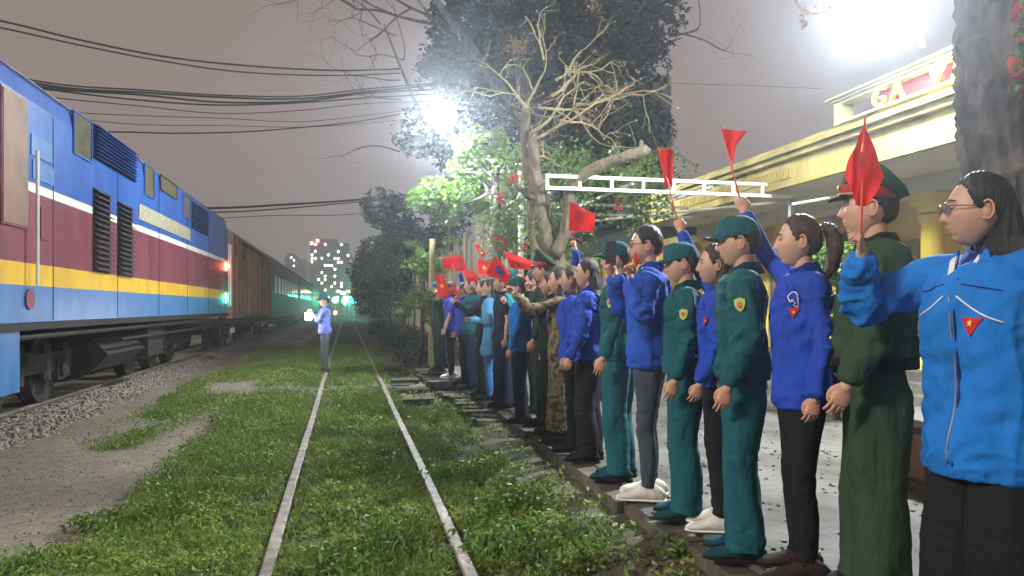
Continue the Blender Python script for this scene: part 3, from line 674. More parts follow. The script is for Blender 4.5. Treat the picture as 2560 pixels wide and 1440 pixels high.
# ================================================================== TREES, LAMPS, WIRES
def grow(mb, p, d, r, L, depth, rnd, wig=.35, spread=.7, nb=2, tips=None, minr=.006, up=.1, shrink=.66):
    pts = [V3(p)]; rad = [r]; dv = Vector(d).normalized(); q = Vector(p); seg = 4
    for i in range(seg):
        dv = (dv + Vector((rnd.gauss(0, wig), rnd.gauss(0, wig), rnd.gauss(0, wig) + up)) * .35).normalized(); q = q + dv * (L / seg); pts.append(V3(q)); rad.append(max(minr * .5, r * (1 - .42 * (i + 1) / seg)))
    mb.add(limb(pts, rad, 8 if r > .03 else 5, 2 if r > .03 else 1))
    if tips is not None: tips.append(np.array(q))
    if depth <= 0 or r * .6 < minr * .6: return
    for k in range(nb + (1 if rnd.random() < .35 else 0)):
        i = rnd.randint(2, seg) if k else seg; a = Vector(pts[i])
        nd = (dv + Vector((rnd.gauss(0, 1), rnd.gauss(0, 1), rnd.gauss(0, .8))) * spread).normalized()
        grow(mb, a, nd, rad[i] * (.75 if k else .85), L * shrink * rnd.uniform(.75, 1.2), depth - 1, rnd, wig, spread, nb, tips, minr, up, shrink)
def blob_pts(n, blobs, seed, hollow=.55):
    r = np.random.default_rng(seed); out = []; W = np.array([b[1] ** 2 for b in blobs], float); W /= W.sum()
    for (c, rad, *sq), w in zip(blobs, W):
        m = int(n * w); d = r.normal(size=(m, 3)); d /= np.linalg.norm(d, axis=1)[:, None]; d = d * rad * (hollow + (1 - hollow) * r.random((m, 1)))
        if sq: d[:, 2] *= sq[0]
        out.append(d + V3(c))
    P = np.vstack(out); k = vn(P, 2.2, seed) * .5 + vn(P, 5.5, seed + 1) * .5 > .47; return P[k]
def dress(base, name, label, cat, blobs, n, size, mk, trunk=None, seed=1, group=None, bark='bark_dark', **kw):
    t = thing(name, label, cat, base, 0, group); P = blob_pts(n, blobs, seed) - V3(base)
    link('crown', leaves('crown', P, size, [mk], .2, .4, .55, seed, **kw), t)
    if trunk: part('trunk', [limb(*a) for a in trunk], bark, t, True)
    return t
# big dark crown behind
rnd = random.Random(3)
D = 21
def W(px, py, d): return atd(px, py, d)
big = thing('large_dark_tree', 'huge dark leafy tree filling the sky behind the bare tree', 'tree', tuple(W(1330, 700, D)[:2]) + (0,))
mb = MB(); tips = []
tb0 = big.location
part('trunk', [limb([(tb0.x, tb0.y, 0), tuple(W(1310, 520, D)), tuple(W(1320, 300, D)), tuple(W(1290, 80, D))], [.45, .34, .26, .18], 12, 3), limb([tuple(W(1320, 330, D)), tuple(W(1200, 150, D)), tuple(W(1090, 0, D))], [.2, .15, .09], 10, 3), limb([tuple(W(1315, 300, D)), tuple(W(1480, 160, D)), tuple(W(1560, 20, D))], [.18, .13, .08], 10, 3)], 'bark_dark', big, True)
for (px, py, dx, dz) in ((1290, 80, -.3, 1), (1090, 0, -.6, .5), (1150, 130, -1, .2), (1480, 160, .8, .3), (1560, 20, .6, .7), (1120, 60, -1, .6), (1400, 120, .2, 1), (1080, 60, -1, .1), (1560, 100, 1, .1)):
    grow(mb, W(px, py, D), (dx, -.2, dz), .05, 2.2, 5, rnd, .55, .8, 2, tips, .009, .05, .72)
o = link('branches', mb.mesh('branches', ['bark_dark'], tb0), big)
bl = [(W(px, py, D + rnd.uniform(-1, 1.5)), r) for px, py, r in ((1430, 60, 1.7), (1300, 0, 1.8), (1560, 160, 1.35), (1170, 60, 1.3), (1500, 330, 1.5), (1400, 240, 1.6), (1600, 330, 1.0), (1610, 40, 1.2), (1250, 180, 1.6), (1110, 170, .9), (1040, 330, .8), (1160, 330, 1.3), (1330, 380, 1.5), (1480, 460, 1.2), (1200, 470, 1.1), (1620, 440, .8))]
P = blob_pts(120000, bl, 5, .3) - V3(tb0)
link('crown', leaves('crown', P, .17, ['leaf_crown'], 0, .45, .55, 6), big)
# thin lacy twigs at the upper left of the crown
lt = thing('bare_twiggy_tree', 'leafless tree with lacy thin twigs at the left of the big crown', 'tree', tuple(W(1140, 700, 24)[:2]) + (0,))
mb = MB(); q = lt.location
mb.add(limb([(q.x, q.y, 0), tuple(W(1120, 400, 24)), tuple(W(1055, 290, 24)), tuple(W(1010, 190, 24)), tuple(W(960, 60, 24))], [.16, .12, .07, .045, .02], 8, 3))
for (px, py, dx, dz) in ((1000, 380, -1, .4), (1005, 250, -1, .3), (1010, 150, -.8, .6), (1010, 150, -.2, 1), (990, 90, -1, .2), (1000, 200, -1, .0), (950, 60, -1, .3)):
    grow(mb, W(px, py, 24), (dx, 0, dz), .026, 1.5, 5, rnd, .55, .8, 2, None, .007, .0, .74)
tag(link('branches', mb.mesh('branches', ['bark_dark'], q), lt), kind='stuff')
def rough(vf, cen, amp=.018, fr=16):
    v, f = vf; v = np.array(v); n = v - v.mean(0); 
    o = np.stack([vn(v, fr, 1) - .5, vn(v, fr, 2) - .5, vn(v, fr, 3) - .5], 1); o2 = np.stack([vn(v, fr * 2.6, 4) - .5, vn(v, fr * 2.6, 5) - .5, vn(v, fr * 2.6, 6) - .5], 1)
    return v + o * amp * 2 + o2 * amp, f
# gnarled tree with cut limb
bt = thing('gnarled_bare_tree', 'pale gnarled tree with bare knobbly twigs and a sawn off limb', 'tree', tuple(W(1405, 700, 10)[:2]) + (PZ,))
def Wl(l): return [tuple(W(*a)) for a in l]
part('trunk', [rough(q_, 0) for q_ in [limb(Wl([(1420, 900, 10), (1400, 690, 10), (1365, 590, 10), (1345, 480, 10), (1335, 400, 10), (1330, 330, 10.1)]), [.15, .13, .12, .095, .07, .05], 14, 5), limb(Wl([(1350, 640, 10), (1330, 560, 10.1), (1335, 500, 10), (1318, 420, 10.1), (1312, 330, 10.2), (1316, 270, 10.2)]), [.08, .072, .065, .062, .058, .05], 12, 4),
  limb(Wl([(1345, 500, 10), (1310, 480, 9.9), (1290, 460, 9.9)]), [.06, .045, .03], 8, 3)]], 'bark', bt, True)
part('sawn_limb', [rough(q_, 0) for q_ in [limb(Wl([(1385, 640, 9.9), (1420, 560, 9.8), (1425, 480, 9.7), (1470, 430, 9.6), (1540, 400, 9.5), (1600, 382, 9.4), (1618, 372, 9.4)]), [.09, .08, .072, .080, .066, .075, .068], 12, 4), limb(Wl([(1600, 382, 9.4), (1606, 350, 9.4)]), [.05, .02], 7, 2)]], 'bark', bt, True)
mb = MB(); tips = []
rnd = random.Random(11)
for (px, py, dx, dz, r, L) in ((1330, 330, .6, .8, .045, .75), (1335, 350, .9, .4, .045, .8), (1340, 400, .8, .9, .045, .8), (1316, 270, -.5, .35, .035, .6), (1316, 280, .4, 1, .04, .7), (1350, 270, 1, .2, .04, .8), (1380, 240, 1, .5, .04, .7), (1390, 200, .6, .8, .035, .6), (1420, 180, 1, .1, .035, .6), (1440, 260, 1, -.05, .035, .8), (1400, 300, 1, -.15, .03, .7), (1360, 150, -.4, .6, .03, .5), (1370, 330, 1, .2, .035, .8), (1500, 250, 1, -.1, .028, .7), (1300, 240, -1, .1, .025, .55)):
    grow(mb, W(px, py, 10 + rnd.uniform(-.25, .25)), (dx, rnd.uniform(-.3, .3), dz), r * .55, L * .9, 4, rnd, .6, .85, 2, tips, .0055, -.01, .76)
link('branches', mb.mesh('branches', ['twig'], bt.location, True), bt)
mb = MB()
for q in tips:
    if rnd.random() < .55: mb.add(ell(q, (.014, .014, .014), 6, 4))
tag(link('buds', mb.mesh('buds', ['twig'], bt.location), bt), kind='stuff')
P = np.vstack([rng.normal(size=(120, 3)) * .09 + V3(W(px, py, 10)) for px, py in ((1290, 110), (1530, 220), (1300, 120), (1470, 285))])
tag(link('dry_cluster', leaves('dry_cluster', P - V3(bt.location), .06, ['dry_leaf'], -.2, .3, .25, 5), bt), kind='stuff')
P = np.vstack([rng.normal(size=(k, 3)) * (s, s, s * .7) + V3(W(px, py, d)) for px, py, k, s, d in ((1400, 180, 0, .1, 10),)]) if False else None
# lit foliage around the far lamp
D1 = 14.6
dress(tuple(W(1240, 700, D1)[:2]) + (.1,), 'lit_leafy_tree', 'bright green leafy tree glowing beside the far floodlight', 'tree',
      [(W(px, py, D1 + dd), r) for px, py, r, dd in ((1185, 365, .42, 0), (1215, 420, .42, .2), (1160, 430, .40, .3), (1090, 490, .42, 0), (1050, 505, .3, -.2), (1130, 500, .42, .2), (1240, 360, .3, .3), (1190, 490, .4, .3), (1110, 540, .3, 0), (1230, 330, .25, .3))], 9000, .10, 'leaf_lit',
      [([(W(1245, 760, D1)), (W(1235, 600, D1)), (W(1240, 500, D1)), (W(1235, 400, D1))], [.13, .12, .10, .06], 10, 4), ([(W(1240, 520, D1)), (W(1200, 440, D1)), (W(1150, 430, D1))], [.06, .04, .02], 7, 3), ([(W(1240, 470, D1)), (W(1190, 500, D1)), (W(1100, 520, D1))], [.05, .035, .02], 7, 3)], seed=21)
# vines over the frame and the yellow wing
vt = thing('flowering_vine', 'bright green creeper with a few red blooms over the canopy frame', 'vine', tuple(W(1500, 700, 10.5)[:2]) + (PZ,))
mb = MB(); P = []; FP = []
for k in range(46):
    px = rnd.uniform(1225, 1660); py = rnd.uniform(370, 480) if px > 1450 else rnd.uniform(380, 600); d = rnd.uniform(10.1, 11.6); a = W(px, py, d); pts = [V3(a)]; v = Vector((rnd.gauss(0, .6), rnd.gauss(0, .3), rnd.uniform(-1.0, .5))).normalized()
    for i in range(5): v = (v + Vector((rnd.gauss(0, .4), rnd.gauss(0, .2), -.18))).normalized(); a = a + v * rnd.uniform(.10, .19); pts.append(V3(a))
    mb.add(limb(pts, [.008] * 6, 4, 1))
    c = cr(pts, 6); m = 80; q = c[rng.integers(0, len(c), m)] + rng.normal(size=(m, 3)) * .05; P.append(q)
    if rnd.random() < .10: FP.append(rng.normal(size=(16, 3)) * .028 + pts[rnd.randint(1, 5)])
for (px, py) in ((1250, 530), (1290, 560), (1350, 430), (1400, 420), (1480, 470), (1440, 400), (1290, 400), (1560, 460), (1250, 600), (1230, 560), (1430, 620), (1620, 520), (1600, 560)):
    P.append(rng.normal(size=(190, 3)) * .15 + V3(W(px, py, 10.7)))
part('stem', mb.p, 'bark', vt); P = np.vstack(P)
link('foliage', leaves('foliage', P - V3(vt.location), .065, ['leaf_lit'], 0, .35, .6, 31), vt)
FP += [rng.normal(size=(40, 3)) * .04 + V3(W(px, py, 10.4)) for px, py in ((1545, 510), (1288, 445), (1250, 495))]
tag(link('bloom', leaves('bloom', np.vstack(FP) - V3(vt.location), .05, ['flower'], 0, .2, .8, 32), vt), kind='stuff')
# bushes behind the far end of the crowd
def bush(px, py, d, r, n, mk, label, seed, name='bush', cat='bush', size=.09, group=None, sq=1.0):
    c = W(px, py, d); bl = [(c + Vector((rnd.gauss(0, r * .5), rnd.gauss(0, r * .4), rnd.gauss(0, r * .35))), r * rnd.uniform(.45, .75)) for _ in range(7)]
    t = dress((c.x, c.y, 0), name, label, cat, bl, n, size, mk, [([(c.x, c.y, 0), (c.x + .05, c.y, max(.3, c.z))], [.05, .02], 6, 2)], seed, group); return t
bush(1055, 640, 16.5, .55, 3000, 'leaf_lit', 'green bush beside the slim pale post', 51)
bush(1050, 760, 15.5, .40, 1500, 'leaf_lit', 'pale leafed low shrub at the foot of the post', 52)
bush(1010, 720, 22, 1.1, 5000, 'leaf_dark', 'mid green bush between the rail and the plank wall', 53)
bush(2090, 665, 7.9, .33, 3800, 'leaf_lit', 'round bright shrub on the veranda between ponytail woman and soldier', 54, size=.06)
bush(1500, 690, 9.5, .22, 300, 'leaf_lit', 'small spiky plant between the long haired girl and the capped man', 55, size=.14)
for i, (px, py, d, r, lab) in enumerate(((945, 722, 45, 1.5, 'farthest dark round tree beside the overgrown rails'), (975, 690, 38, 1.6, 'dark tree right behind the farthest round tree'), (1010, 640, 32, 1.6, 'dark tree rising over the plank wall, middle of the row'), (1035, 580, 27, 1.3, 'tall dark tree nearest the post at the plank wall'), (922, 748, 60, 1.4, 'low dark hedge tree next to the green signals'))):
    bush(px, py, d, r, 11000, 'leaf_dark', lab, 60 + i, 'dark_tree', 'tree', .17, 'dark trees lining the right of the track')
hd = blob_pts(16000, [(Vector((2.0 + .3 * math.sin(i), 17 + i * 1.3, .3)), .75, .8) for i in range(20)], 77) 
hd = hd[hd[:, 0] > 1.0]
tag(link('undergrowth', leaves('undergrowth', hd, .10, ['leaf_dark'], .3, .4, .5, 78)), 'dark undergrowth along the foot of the plank wall', 'undergrowth', kind='stuff')
# right trunk
tr = thing('large_tree_trunk', 'thick dark tree trunk rising behind the rightmost woman', 'tree', tuple(W(2530, 760, 4.6)[:2]) + (PZ,))
v, f = limb([W(2580, 1100, 4.6), W(2580, 700, 4.6), W(2562, 480, 4.6), W(2538, 280, 4.55), W(2520, 100, 4.5), W(2518, -250, 4.5)], [.36, .33, .30, .275, .26, .27], 110, 30)
v = np.array(v); cxy = np.stack([np.interp(v[:, 2], [0, 1.6, 2.2, 2.7, 3.2, 4.2], [W(2580, 1100, 4.6)[i], W(2580, 700, 4.6)[i], W(2562, 480, 4.6)[i], W(2538, 280, 4.55)[i], W(2520, 100, 4.5)[i], W(2518, -250, 4.5)[i]]) for i in (0, 1)], 1)
dr = v[:, :2] - cxy; ns = (1 - np.abs(vn(v * (1, 1, .22), 17, 3)[:, None] * 2 - 1)) ** 2 - .4 + .4 * (vn(v * (1, 1, .5), 40, 9)[:, None] - .5); v[:, :2] += dr * ns * .22 + dr * (vn(v, 4, 4)[:, None] - .5) * .25
part('trunk', (v, f), 'bark_dark', tr, True)
part('limb', [limb([W(2515, 30, 4.5), W(2440, -80, 4.5), W(2340, -200, 4.4)], [.13, .10, .07], 12, 3)], 'bark_dark', tr, True)
cr_ = [V3(W(2545 + rnd.uniform(-12, 30), py, 3.9)) + rng.normal(size=3) * .02 for py in range(40, 240, 9)]
hv = thing('hanging_garland', 'strand of red, green and cream leaves hanging at the right edge', 'garland', tuple(W(2550, 50, 3.9)))
part('cord', limb([W(2552, -60, 3.9), W(2556, 100, 3.9), W(2550, 250, 3.9)], [.006] * 3, 5, 2), 'bark', hv)
for j, mk in enumerate(('flower', 'leaf_lit', 'dry_leaf')):
    q = np.array(cr_[j::3]); q = np.repeat(q, 7, 0) + rng.normal(size=(len(q) * 7, 3)) * .018
    tag(link('leaf_tuft', leaves('leaf_tuft', q - V3(hv.location), .06, [mk], -.3, .3, .5, 90 + j), hv), kind='stuff')
# overhanging twigs near the second lamp and top edge
for i, (a, b, c, lab) in enumerate((((1975, -30), (2010, 30), (2070, 30), 'pale budding twig poking down left of the near floodlight'), ((1430, -40), (1480, -5), (1495, 20), 'twig tip hanging in at the top edge above the bare tree'))):
    ov = thing('overhanging_twig', lab, 'twig', tuple(W(*a, 5.5))); mb = MB(); mb.add(limb([W(*a, 5.5), W(*b, 5.5), W(*c, 5.5)], [.012, .009, .005], 6, 3))
    mb.add(limb([W(*b, 5.5), W(b[0] + 3, b[1] + 28, 5.5)], [.008, .004], 5, 2)); link('stem', mb.mesh('stem', ['twig'], ov.location), ov)
    q = np.vstack([rng.normal(size=(9, 3)) * .025 + V3(W(x_, y_, 5.5)) for x_, y_ in (b, c, (b[0] + 3, b[1] + 28))])
    tag(link('leaf_tuft', leaves('leaf_tuft', q - V3(ov.location), .055, ['dry_leaf'], -.5, .2, .4, 95 + i), ov), kind='stuff')
# ------------------------------------------------------------------ floodlights
def floodlight(name, label, px, py, d, w, power, aim, pole, rad):
    c = W(px, py, d); t = thing(name, label, 'floodlight', tuple(c)); a = Vector(aim).normalized()
    q = a.to_track_quat('Y', 'Z').to_matrix()
    def tb_(vf, off=(0, 0, 0)): v, f = vf; return (np.array(v) @ np.array(q).T + V3(c), f)
    part('housing', [tb_(limb([(0, -.16, 0), (0, -.10, 0), (0, .0, 0)], [w * .2, w * .36, w * .5], 24, 2))] + [tb_(b2(-w / 2 + i * w / 7, -w / 2 + i * w / 7 + .012, -.17, -.12, -w * .2, w * .2)) for i in range(2, 6)], 'lamp_metal', t)
    part('glass', tb_(ell((0, .01, 0), (w / 2, w * .16, w * .46), 28, 16)), 'lamp_glass', t, True)
    part('bracket', [limb([V3(p) for p in pole(c)], [.03] * len(pole(c)), 8, 2)], 'lamp_metal', t)
    L = bpy.data.lights.new(name + '_light', 'POINT'); L.energy = power; L.color = (.84, .93, 1.0); L.shadow_soft_size = rad
    o = link('light_source', L, t, tuple(a * (rad + .06)))
    return t
floodlight('floodlight', 'dazzling white floodlight high at the top right before the station sign', 2195, -5, 7.0, .80, L2W, (-.55, -.62, -.55), lambda c: [c + Vector((.1, .05, 0)), c + Vector((.4, .1, .1)), Vector((5.68, c.y + .3, 4.1))], .16)
floodlight('floodlight', 'dazzling white floodlight amid the bright green leaves, farther down the platform', 1108, 292, 14.0, .52, L1W, (-.25, -.85, -.4), lambda c: [c + Vector((0, .12, 0)), c + Vector((.12, .3, -.1)), W(1170, 380, 14.5), W(1238, 450, 14.6)], .12)
# ------------------------------------------------------------------ cables
def cable(pts, d0, d1, r, label, grp='overhead cables crossing the sky'):
    n = len(pts); q = [W(px, py, d0 + (d1 - d0) * i / (n - 1)) for i, (px, py) in enumerate(pts)]
    t = link('overhead_cable', None); 
    bpy.data.objects.remove(t); mb = MB(); mb.add(limb(q, [r] * n, 5, 5)); o = link('overhead_cable', mb.mesh('overhead_cable', ['cable'], (0, 0, 0))); return tag(o, label, 'cable', grp)
def sh(p, dx, dy, k=1.0): return [(x + dx, y + dy + k * 3 * math.sin(x * .01 + dy)) for x, y in p]
A = [(-220, 15), (0, 52), (200, 100), (400, 140), (600, 163), (830, 176), (1000, 172)]
cable(A, 13, 19, .022, 'topmost thick cable of the upper pair, sagging from the upper left'); cable(sh(A, 0, 14), 13, 19, .018, 'thinner cable just under the topmost one')
B = [(-40, 185), (160, 217), (350, 232), (550, 245), (750, 245), (920, 228), (1100, 215)]
for i, (dy, r, l) in enumerate(((-6, .02, 'uppermost cable of the dense bundle above the locomotive'), (0, .025, 'second cable of the dense bundle'), (8, .025, 'third cable of the dense bundle, sagging most'), (16, .02, 'fourth cable of the dense bundle, lower strand'), (34, .012, 'thin cable hanging just below the dense bundle'), (56, .010, 'thin faint cable well below the bundle'), (74, .009, 'faintest thin cable over the locomotive louvers'))):
    cable(sh(B, 0, dy, .6 + .25 * i), 15, 21, r, l)
cable([(150, 330), (310, 330), (430, 333), (600, 330), (760, 318), (880, 306), (1000, 285)], 18, 22, .02, 'single kinked cable at mid height left of the far lamp')
Cc = [(300, 520), (545, 520), (700, 512), (850, 503), (1010, 488), (1100, 470)]
cable(Cc, 24, 30, .04, 'lowest thick cable ending in the lit leaves'); cable(sh(Cc, 0, 8), 24, 30, .025, 'cable hugging the underside of the lowest thick one'); cable(sh(Cc, 0, 30, 2), 24, 30, .014, 'thin cable below the lowest thick pair')
cable([(1640, 205), (1750, 210), (1900, 215), (2050, 222)], 30, 34, .012, 'faint cable at the right of the dark tower block')
# ------------------------------------------------------------------ haze
if GLOW_HAZE:
    hm = bpy.data.materials.new('glow_haze'); hm.use_nodes = True; n = hm.node_tree; n.nodes.clear(); ou = n.nodes.new('ShaderNodeOutputMaterial'); pv = n.nodes.new('ShaderNodeVolumePrincipled')
    pv.inputs['Color'].default_value = (.80, .87, .95, 1); pv.inputs['Density'].default_value = GLOW_HAZE; pv.inputs['Anisotropy'].default_value = .82; n.links.new(pv.outputs[0], ou.inputs['Volume'])  # night haze, thickened and forward-scattering to imitate lens glow around the lamps
    me = MB().add(b2(-160, 260, -20, 520, -2.2, 46)).mesh('glow_haze', ['cable'], (0, 0, 0)); me.materials.clear(); me.materials.append(hm); tag(link('glow_haze', me), kind='stuff')
# ================================================================== PEOPLE
def head_point(th, ph, female):
    """unit head surface point, face to +y, chin to crown .236 m; th, ph arrays"""
    nx = np.cos(ph) * np.sin(th); ny = np.cos(ph) * np.cos(th); nz = np.sin(ph)
    sg = lambda v, e: np.sign(v) * np.abs(v) ** e
    w = .074 if not female else .071
    x = w * sg(nx, .92); y = np.where(ny > 0, .090, .102) * sg(ny, .92); z = .118 * sg(nz, .96)
    low = np.clip(-z / .118, 0, 1)
    x = x * (1 - (.30 if not female else .38) * low ** 1.6)
    y = np.where(y < 0, y * (1 - .58 * sstep(.15, .95, low)), y * (1 - .10 * low ** 2))
    y = y + .010 * low - .006 * np.clip(z / .118, 0, 1) ** 2
    fr = sstep(.0, .35, ny); G = lambda a, s: np.exp(-(a / s) ** 2)
    ax = np.abs(x)
    nose_z = np.clip((.022 - z) / (.022 + .030), 0, 1); A = (.004 + .019 * nose_z ** 1.2) * sstep(-.046, -.034, z) * sstep(.045, .018, z)
    y = y + fr * A * np.exp(-(x / (.0085 + .006 * nose_z)) ** 2)
    y = y - fr * .0085 * G(ax - .031, .015) * G(z - .012, .012)
    y = y + fr * .004 * G(ax - .026, .02) * G(z - .033, .009)
    y = y + fr * .0065 * G(x, .022) * (G(z + .0585, .0055) + 1.05 * G(z + .0725, .006)) - fr * .0035 * G(x, .024) * G(z + .0655, .0025)
    y = y + fr * .008 * G(x, .020) * G(z + .099, .014) - fr * .003 * G(x, .03) * G(z + .084, .006)
    y = y + fr * .004 * G(ax - .042, .018) * G(z + .018, .02)
    return np.stack([x, y, z], -1)
NT, NP = 64, 54
def head_grid(female, fn=None):
    th = np.linspace(-math.pi, math.pi, NT, endpoint=False); th = th - .35 * np.sin(th)   # denser at the front
    u = np.linspace(-1, 1, NP + 2)[1:-1]; ph = u * math.pi / 2 * .985
    T, Pp = np.meshgrid(th, ph); P = head_point(T, Pp, female)
    nrm = P / (np.linalg.norm(P, axis=-1, keepdims=True) + 1e-9)
    if fn is not None: P = fn(P, nrm, T, Pp)
    V = P.reshape(-1, 3); idx = np.arange(NT * NP).reshape(NP, NT); nx_ = np.roll(idx, -1, 1)
    Q = np.stack([idx[:-1], nx_[:-1], nx_[1:], idx[1:]], -1).reshape(-1, 4)
    Q = Q[:, ::-1]
    Fc = [tuple(int(i) for i in q) for q in Q] + [tuple(int(i) for i in idx[0]), tuple(int(i) for i in idx[-1][::-1])]
    return V, Fc
def rot_to(xa, za):
    z = Vector(za).normalized(); x = Vector(xa); x = (x - z * x.dot(z)).normalized(); y = z.cross(x); return Matrix((x, y, z)).transposed()
def hand_parts(mirror, curl, thumb=.5, spread=.1):
    """palm from the wrist at the origin to +z, palm side +y, thumb at +x"""
    L = [limb([(0, 0, -.03), (0, 0, .0), (.002, .002, .035), (.0, .002, .07), (0, .001, .092)], [(.023, .018), (.024, .018), (.036, .0165), (.041, .015), (.038, .011)], 14, 2, round_cap=True)]
    for i, (x0, l, r) in enumerate(((.031, .068, .0088), (.0105, .076, .0090), (-.0105, .071, .0086), (-.030, .056, .0076))):
        p = Vector((x0, .0, .086 - .004 * abs(i - 1))); c = curl if np.isscalar(curl) else curl[i]; a = .10 + c * 1.05; pts = [p]; r_ = [r * 1.08]
        dx = (1.5 - i) * spread * .35 * (1 - c)
        for k, f in enumerate((.46, .30, .24)):
            d = Vector((dx, math.sin(a), math.cos(a))).normalized(); p = p + d * l * f; pts.append(p); r_.append(r * (1 - .09 * (k + 1))); a += c * (1.25 if k == 0 else .9) + .06
        L.append(limb(pts, r_, 8, 2, round_cap=True))
    t = thumb; pts = [Vector((.020, .002, .020)), Vector((.044, .008 + .012 * t, .044)), Vector((.050 - .018 * t, .016 + .026 * t, .074)), Vector((.044 - .036 * t, .018 + .034 * t, .098 - .006 * t))]
    L.append(limb(pts, [.0135, .0115, .010, .0085], 8, 2, round_cap=True))
    if mirror: L = [(v * (-1, 1, 1), [f[::-1] for f in fs]) for v, fs in L]
    return L
def xf(vf, m3, off): v, f = vf; return (np.asarray(v) @ np.array(m3).T + V3(off), f)
def ik(S, T, l1, l2, hint):
    S, T = Vector(S), Vector(T); d = T - S; L = d.length; mx = (l1 + l2) * .985
    if L > mx: d = d * (mx / L); L = mx
    if L < .12: d = d * (.12 / L); L = .12
    u = d.normalized(); a = (l1 * l1 - l2 * l2 + L * L) / (2 * L); h = math.sqrt(max(0, l1 * l1 - a * a)); hv = Vector(hint); hv = (hv - u * hv.dot(u)).normalized()
    return S + u * a + hv * h, S + d
PERSONS = {}
def person(key, label, px, d, H, az, head=0, pitch=0, female=False, top='royal', trousers='black', shoes='shoe_black', hair='short', hairk='hair', cap=None, glasses=False,
           L=None, Rr=None, sleeve=1.0, hem=.84, loose=0.0, legw=0.0, collar='fold', vox=.011, lean=0.0, skin=1.0, dress=False, extras=(), zbase=PZ, group=None, seed=0, belt=False, cuff=.055, foot=True, legs_spread=0.0, hunch=0):
    s = H / 1.70; near = d < 6.5; hv = .0042 if near else .007
    base = atd(px, 0, d); rz = -R(az); root = thing('person', label, 'person', (base.x, base.y, zbase), rz, group)
    Mi = Matrix.Rotation(-rz, 3, 'Z')
    def tol(wp): return (Mi @ (Vector(wp) - Vector((base.x, base.y, zbase)))) / s
    def tow(lp): return Mi.transposed() @ (Vector(lp) * s) + Vector((base.x, base.y, zbase))
    r = np.random.default_rng(seed + 100); f = .92 if female else 1.0
    def obj_(name, me, mk, parent=root):
        for k in ([mk] if isinstance(mk, str) else mk):
            if k not in [m.name for m in me.materials]: me.materials.append(M[k])
        o = link(name, me, parent); return o
    def simple(name, parts, mk, parent=root, smooth=True, sc=s):
        V, Fc = merge(parts); me = bpy.data.meshes.new(name); me.from_pydata((V * sc).tolist(), [], Fc)
        if smooth: me.shade_smooth()
        me.materials.append(M[mk]); return link(name, me, parent)
    shw = .178 * f + .012 * loose; SH = {-1: Vector((-shw, -.005, 1.385)), 1: Vector((shw, -.005, 1.385))}   # -1 is the person's left
    l1, l2 = .275, .245; arms = {}
    for sd, spec in ((-1, L), (1, Rr)):
        S = SH[sd]
        if spec is None:
            T = Vector((sd * (.235 + .02 * loose + .015 * r.normal()), .05 + .045 * r.normal(), .80 + .012 * r.normal())); hint = (sd * .35, -1, 0)
            E, Wt = ik(S, T + Vector((0, 0, .07)), l1, l2, hint); hd = (Wt - E).normalized(); hd = (hd + Vector((0, .05, -.3))).normalized()
            arms[sd] = dict(S=S, E=E, W=Wt, hd=hd, hx=Vector((sd * .25, 1, 0)), curl=.20 + .10 * r.random(), th=.3, grip=None)
        else:
            if 'local' in spec: tg = Vector(spec['local'])
            else: hx_, hy_ = spec['px']; tg = tol(atd(hx_, hy_, d + spec.get('dd', 0)))
            hint = spec.get('hint', (sd * .4, -.2, -1)); hd = (tg - S).normalized()
            for _ in range(3):
                E, Wt = ik(S, tg - hd * .075, l1, l2, hint); hd = ((Wt - E).normalized() * .75 + Vector(spec.get('hd', (0, 0, .3)))).normalized()
            hx = spec.get('stick', (0, -.2, 1)); hx = (Mi @ Vector(hx)) if spec.get('stick_world') else Vector(hx)
            arms[sd] = dict(S=S, E=E, W=Wt, hd=hd, hx=hx, curl=spec.get('curl', 1.0), th=spec.get('th', .9), grip=tow(Wt + hd * .085 ))
    # ---- body: one mesh
    hc = Vector((0, .022 + hunch, 1.585)); Mh = Matrix.Rotation(-R(head), 3, 'Z') @ Matrix.Rotation(R(pitch), 3, 'X')
    hk = .985 if female else 1.0
    def hx_(vf, sc=1.0): v, ff = vf; return ((np.asarray(v) * hk * sc) @ np.array(Mh).T + V3(hc), ff)
    nr = .0435 if female else .052; skin = skin * (.88 + .2 * float(r.random()))
    core = [limb([(0, -.02, 1.30), (0, -.012, 1.42), (0, -.002, 1.50), tuple(hc + Vector((0, -.012, -.02)))], [(nr * 1.5, nr * 1.3), nr * 1.02, nr * .98, nr * 1.02], 18, 3), limb([(0, 0, .90), (0, 0, 1.1), (0, -.01, 1.30), (0, -.015, 1.40)], [(.10, .065), (.08, .06), (.10, .06), (.08, .045)], 16, 2)]
    lx = .088 + legs_spread
    for sd in (-1, 1):
        a = arms[sd]; S, E, Wt = a['S'], a['E'], a['W']
        ar_ = (.034, .030, .028, .024, .026) if sleeve >= .99 else (.045, .045, .041 * f, .035 * f, .036 * f)
        core.append(limb([S + Vector((-sd * .09, 0, -.02)), S, S.lerp(E, .5), E, E.lerp(Wt, .35), Wt, Wt + a['hd'] * .02], [*ar_, (.0255 * f), .023 * f], 12, 2, round_cap=True))
        core.append(limb([(sd * .07, 0, .95), (sd * lx, .0, .86), (sd * lx, .01, .66), (sd * lx, .015, .48), (sd * lx, -.005, .33), (sd * lx, -.01, .10), (sd * lx, .0, .05)], [.05, .055, .045, .034, .034, .026, .034], 12, 2))
    cm = remesh(core, vox * 1.1, 3); Vb, Fb = me_vf(cm)
    allp = [(Vb, Fb)]; tints = [np.ones((len(Vb), 3))]
    hv_, hf_ = head_grid(female); loc = hv_.copy(); allp.append(hx_((hv_, hf_)))
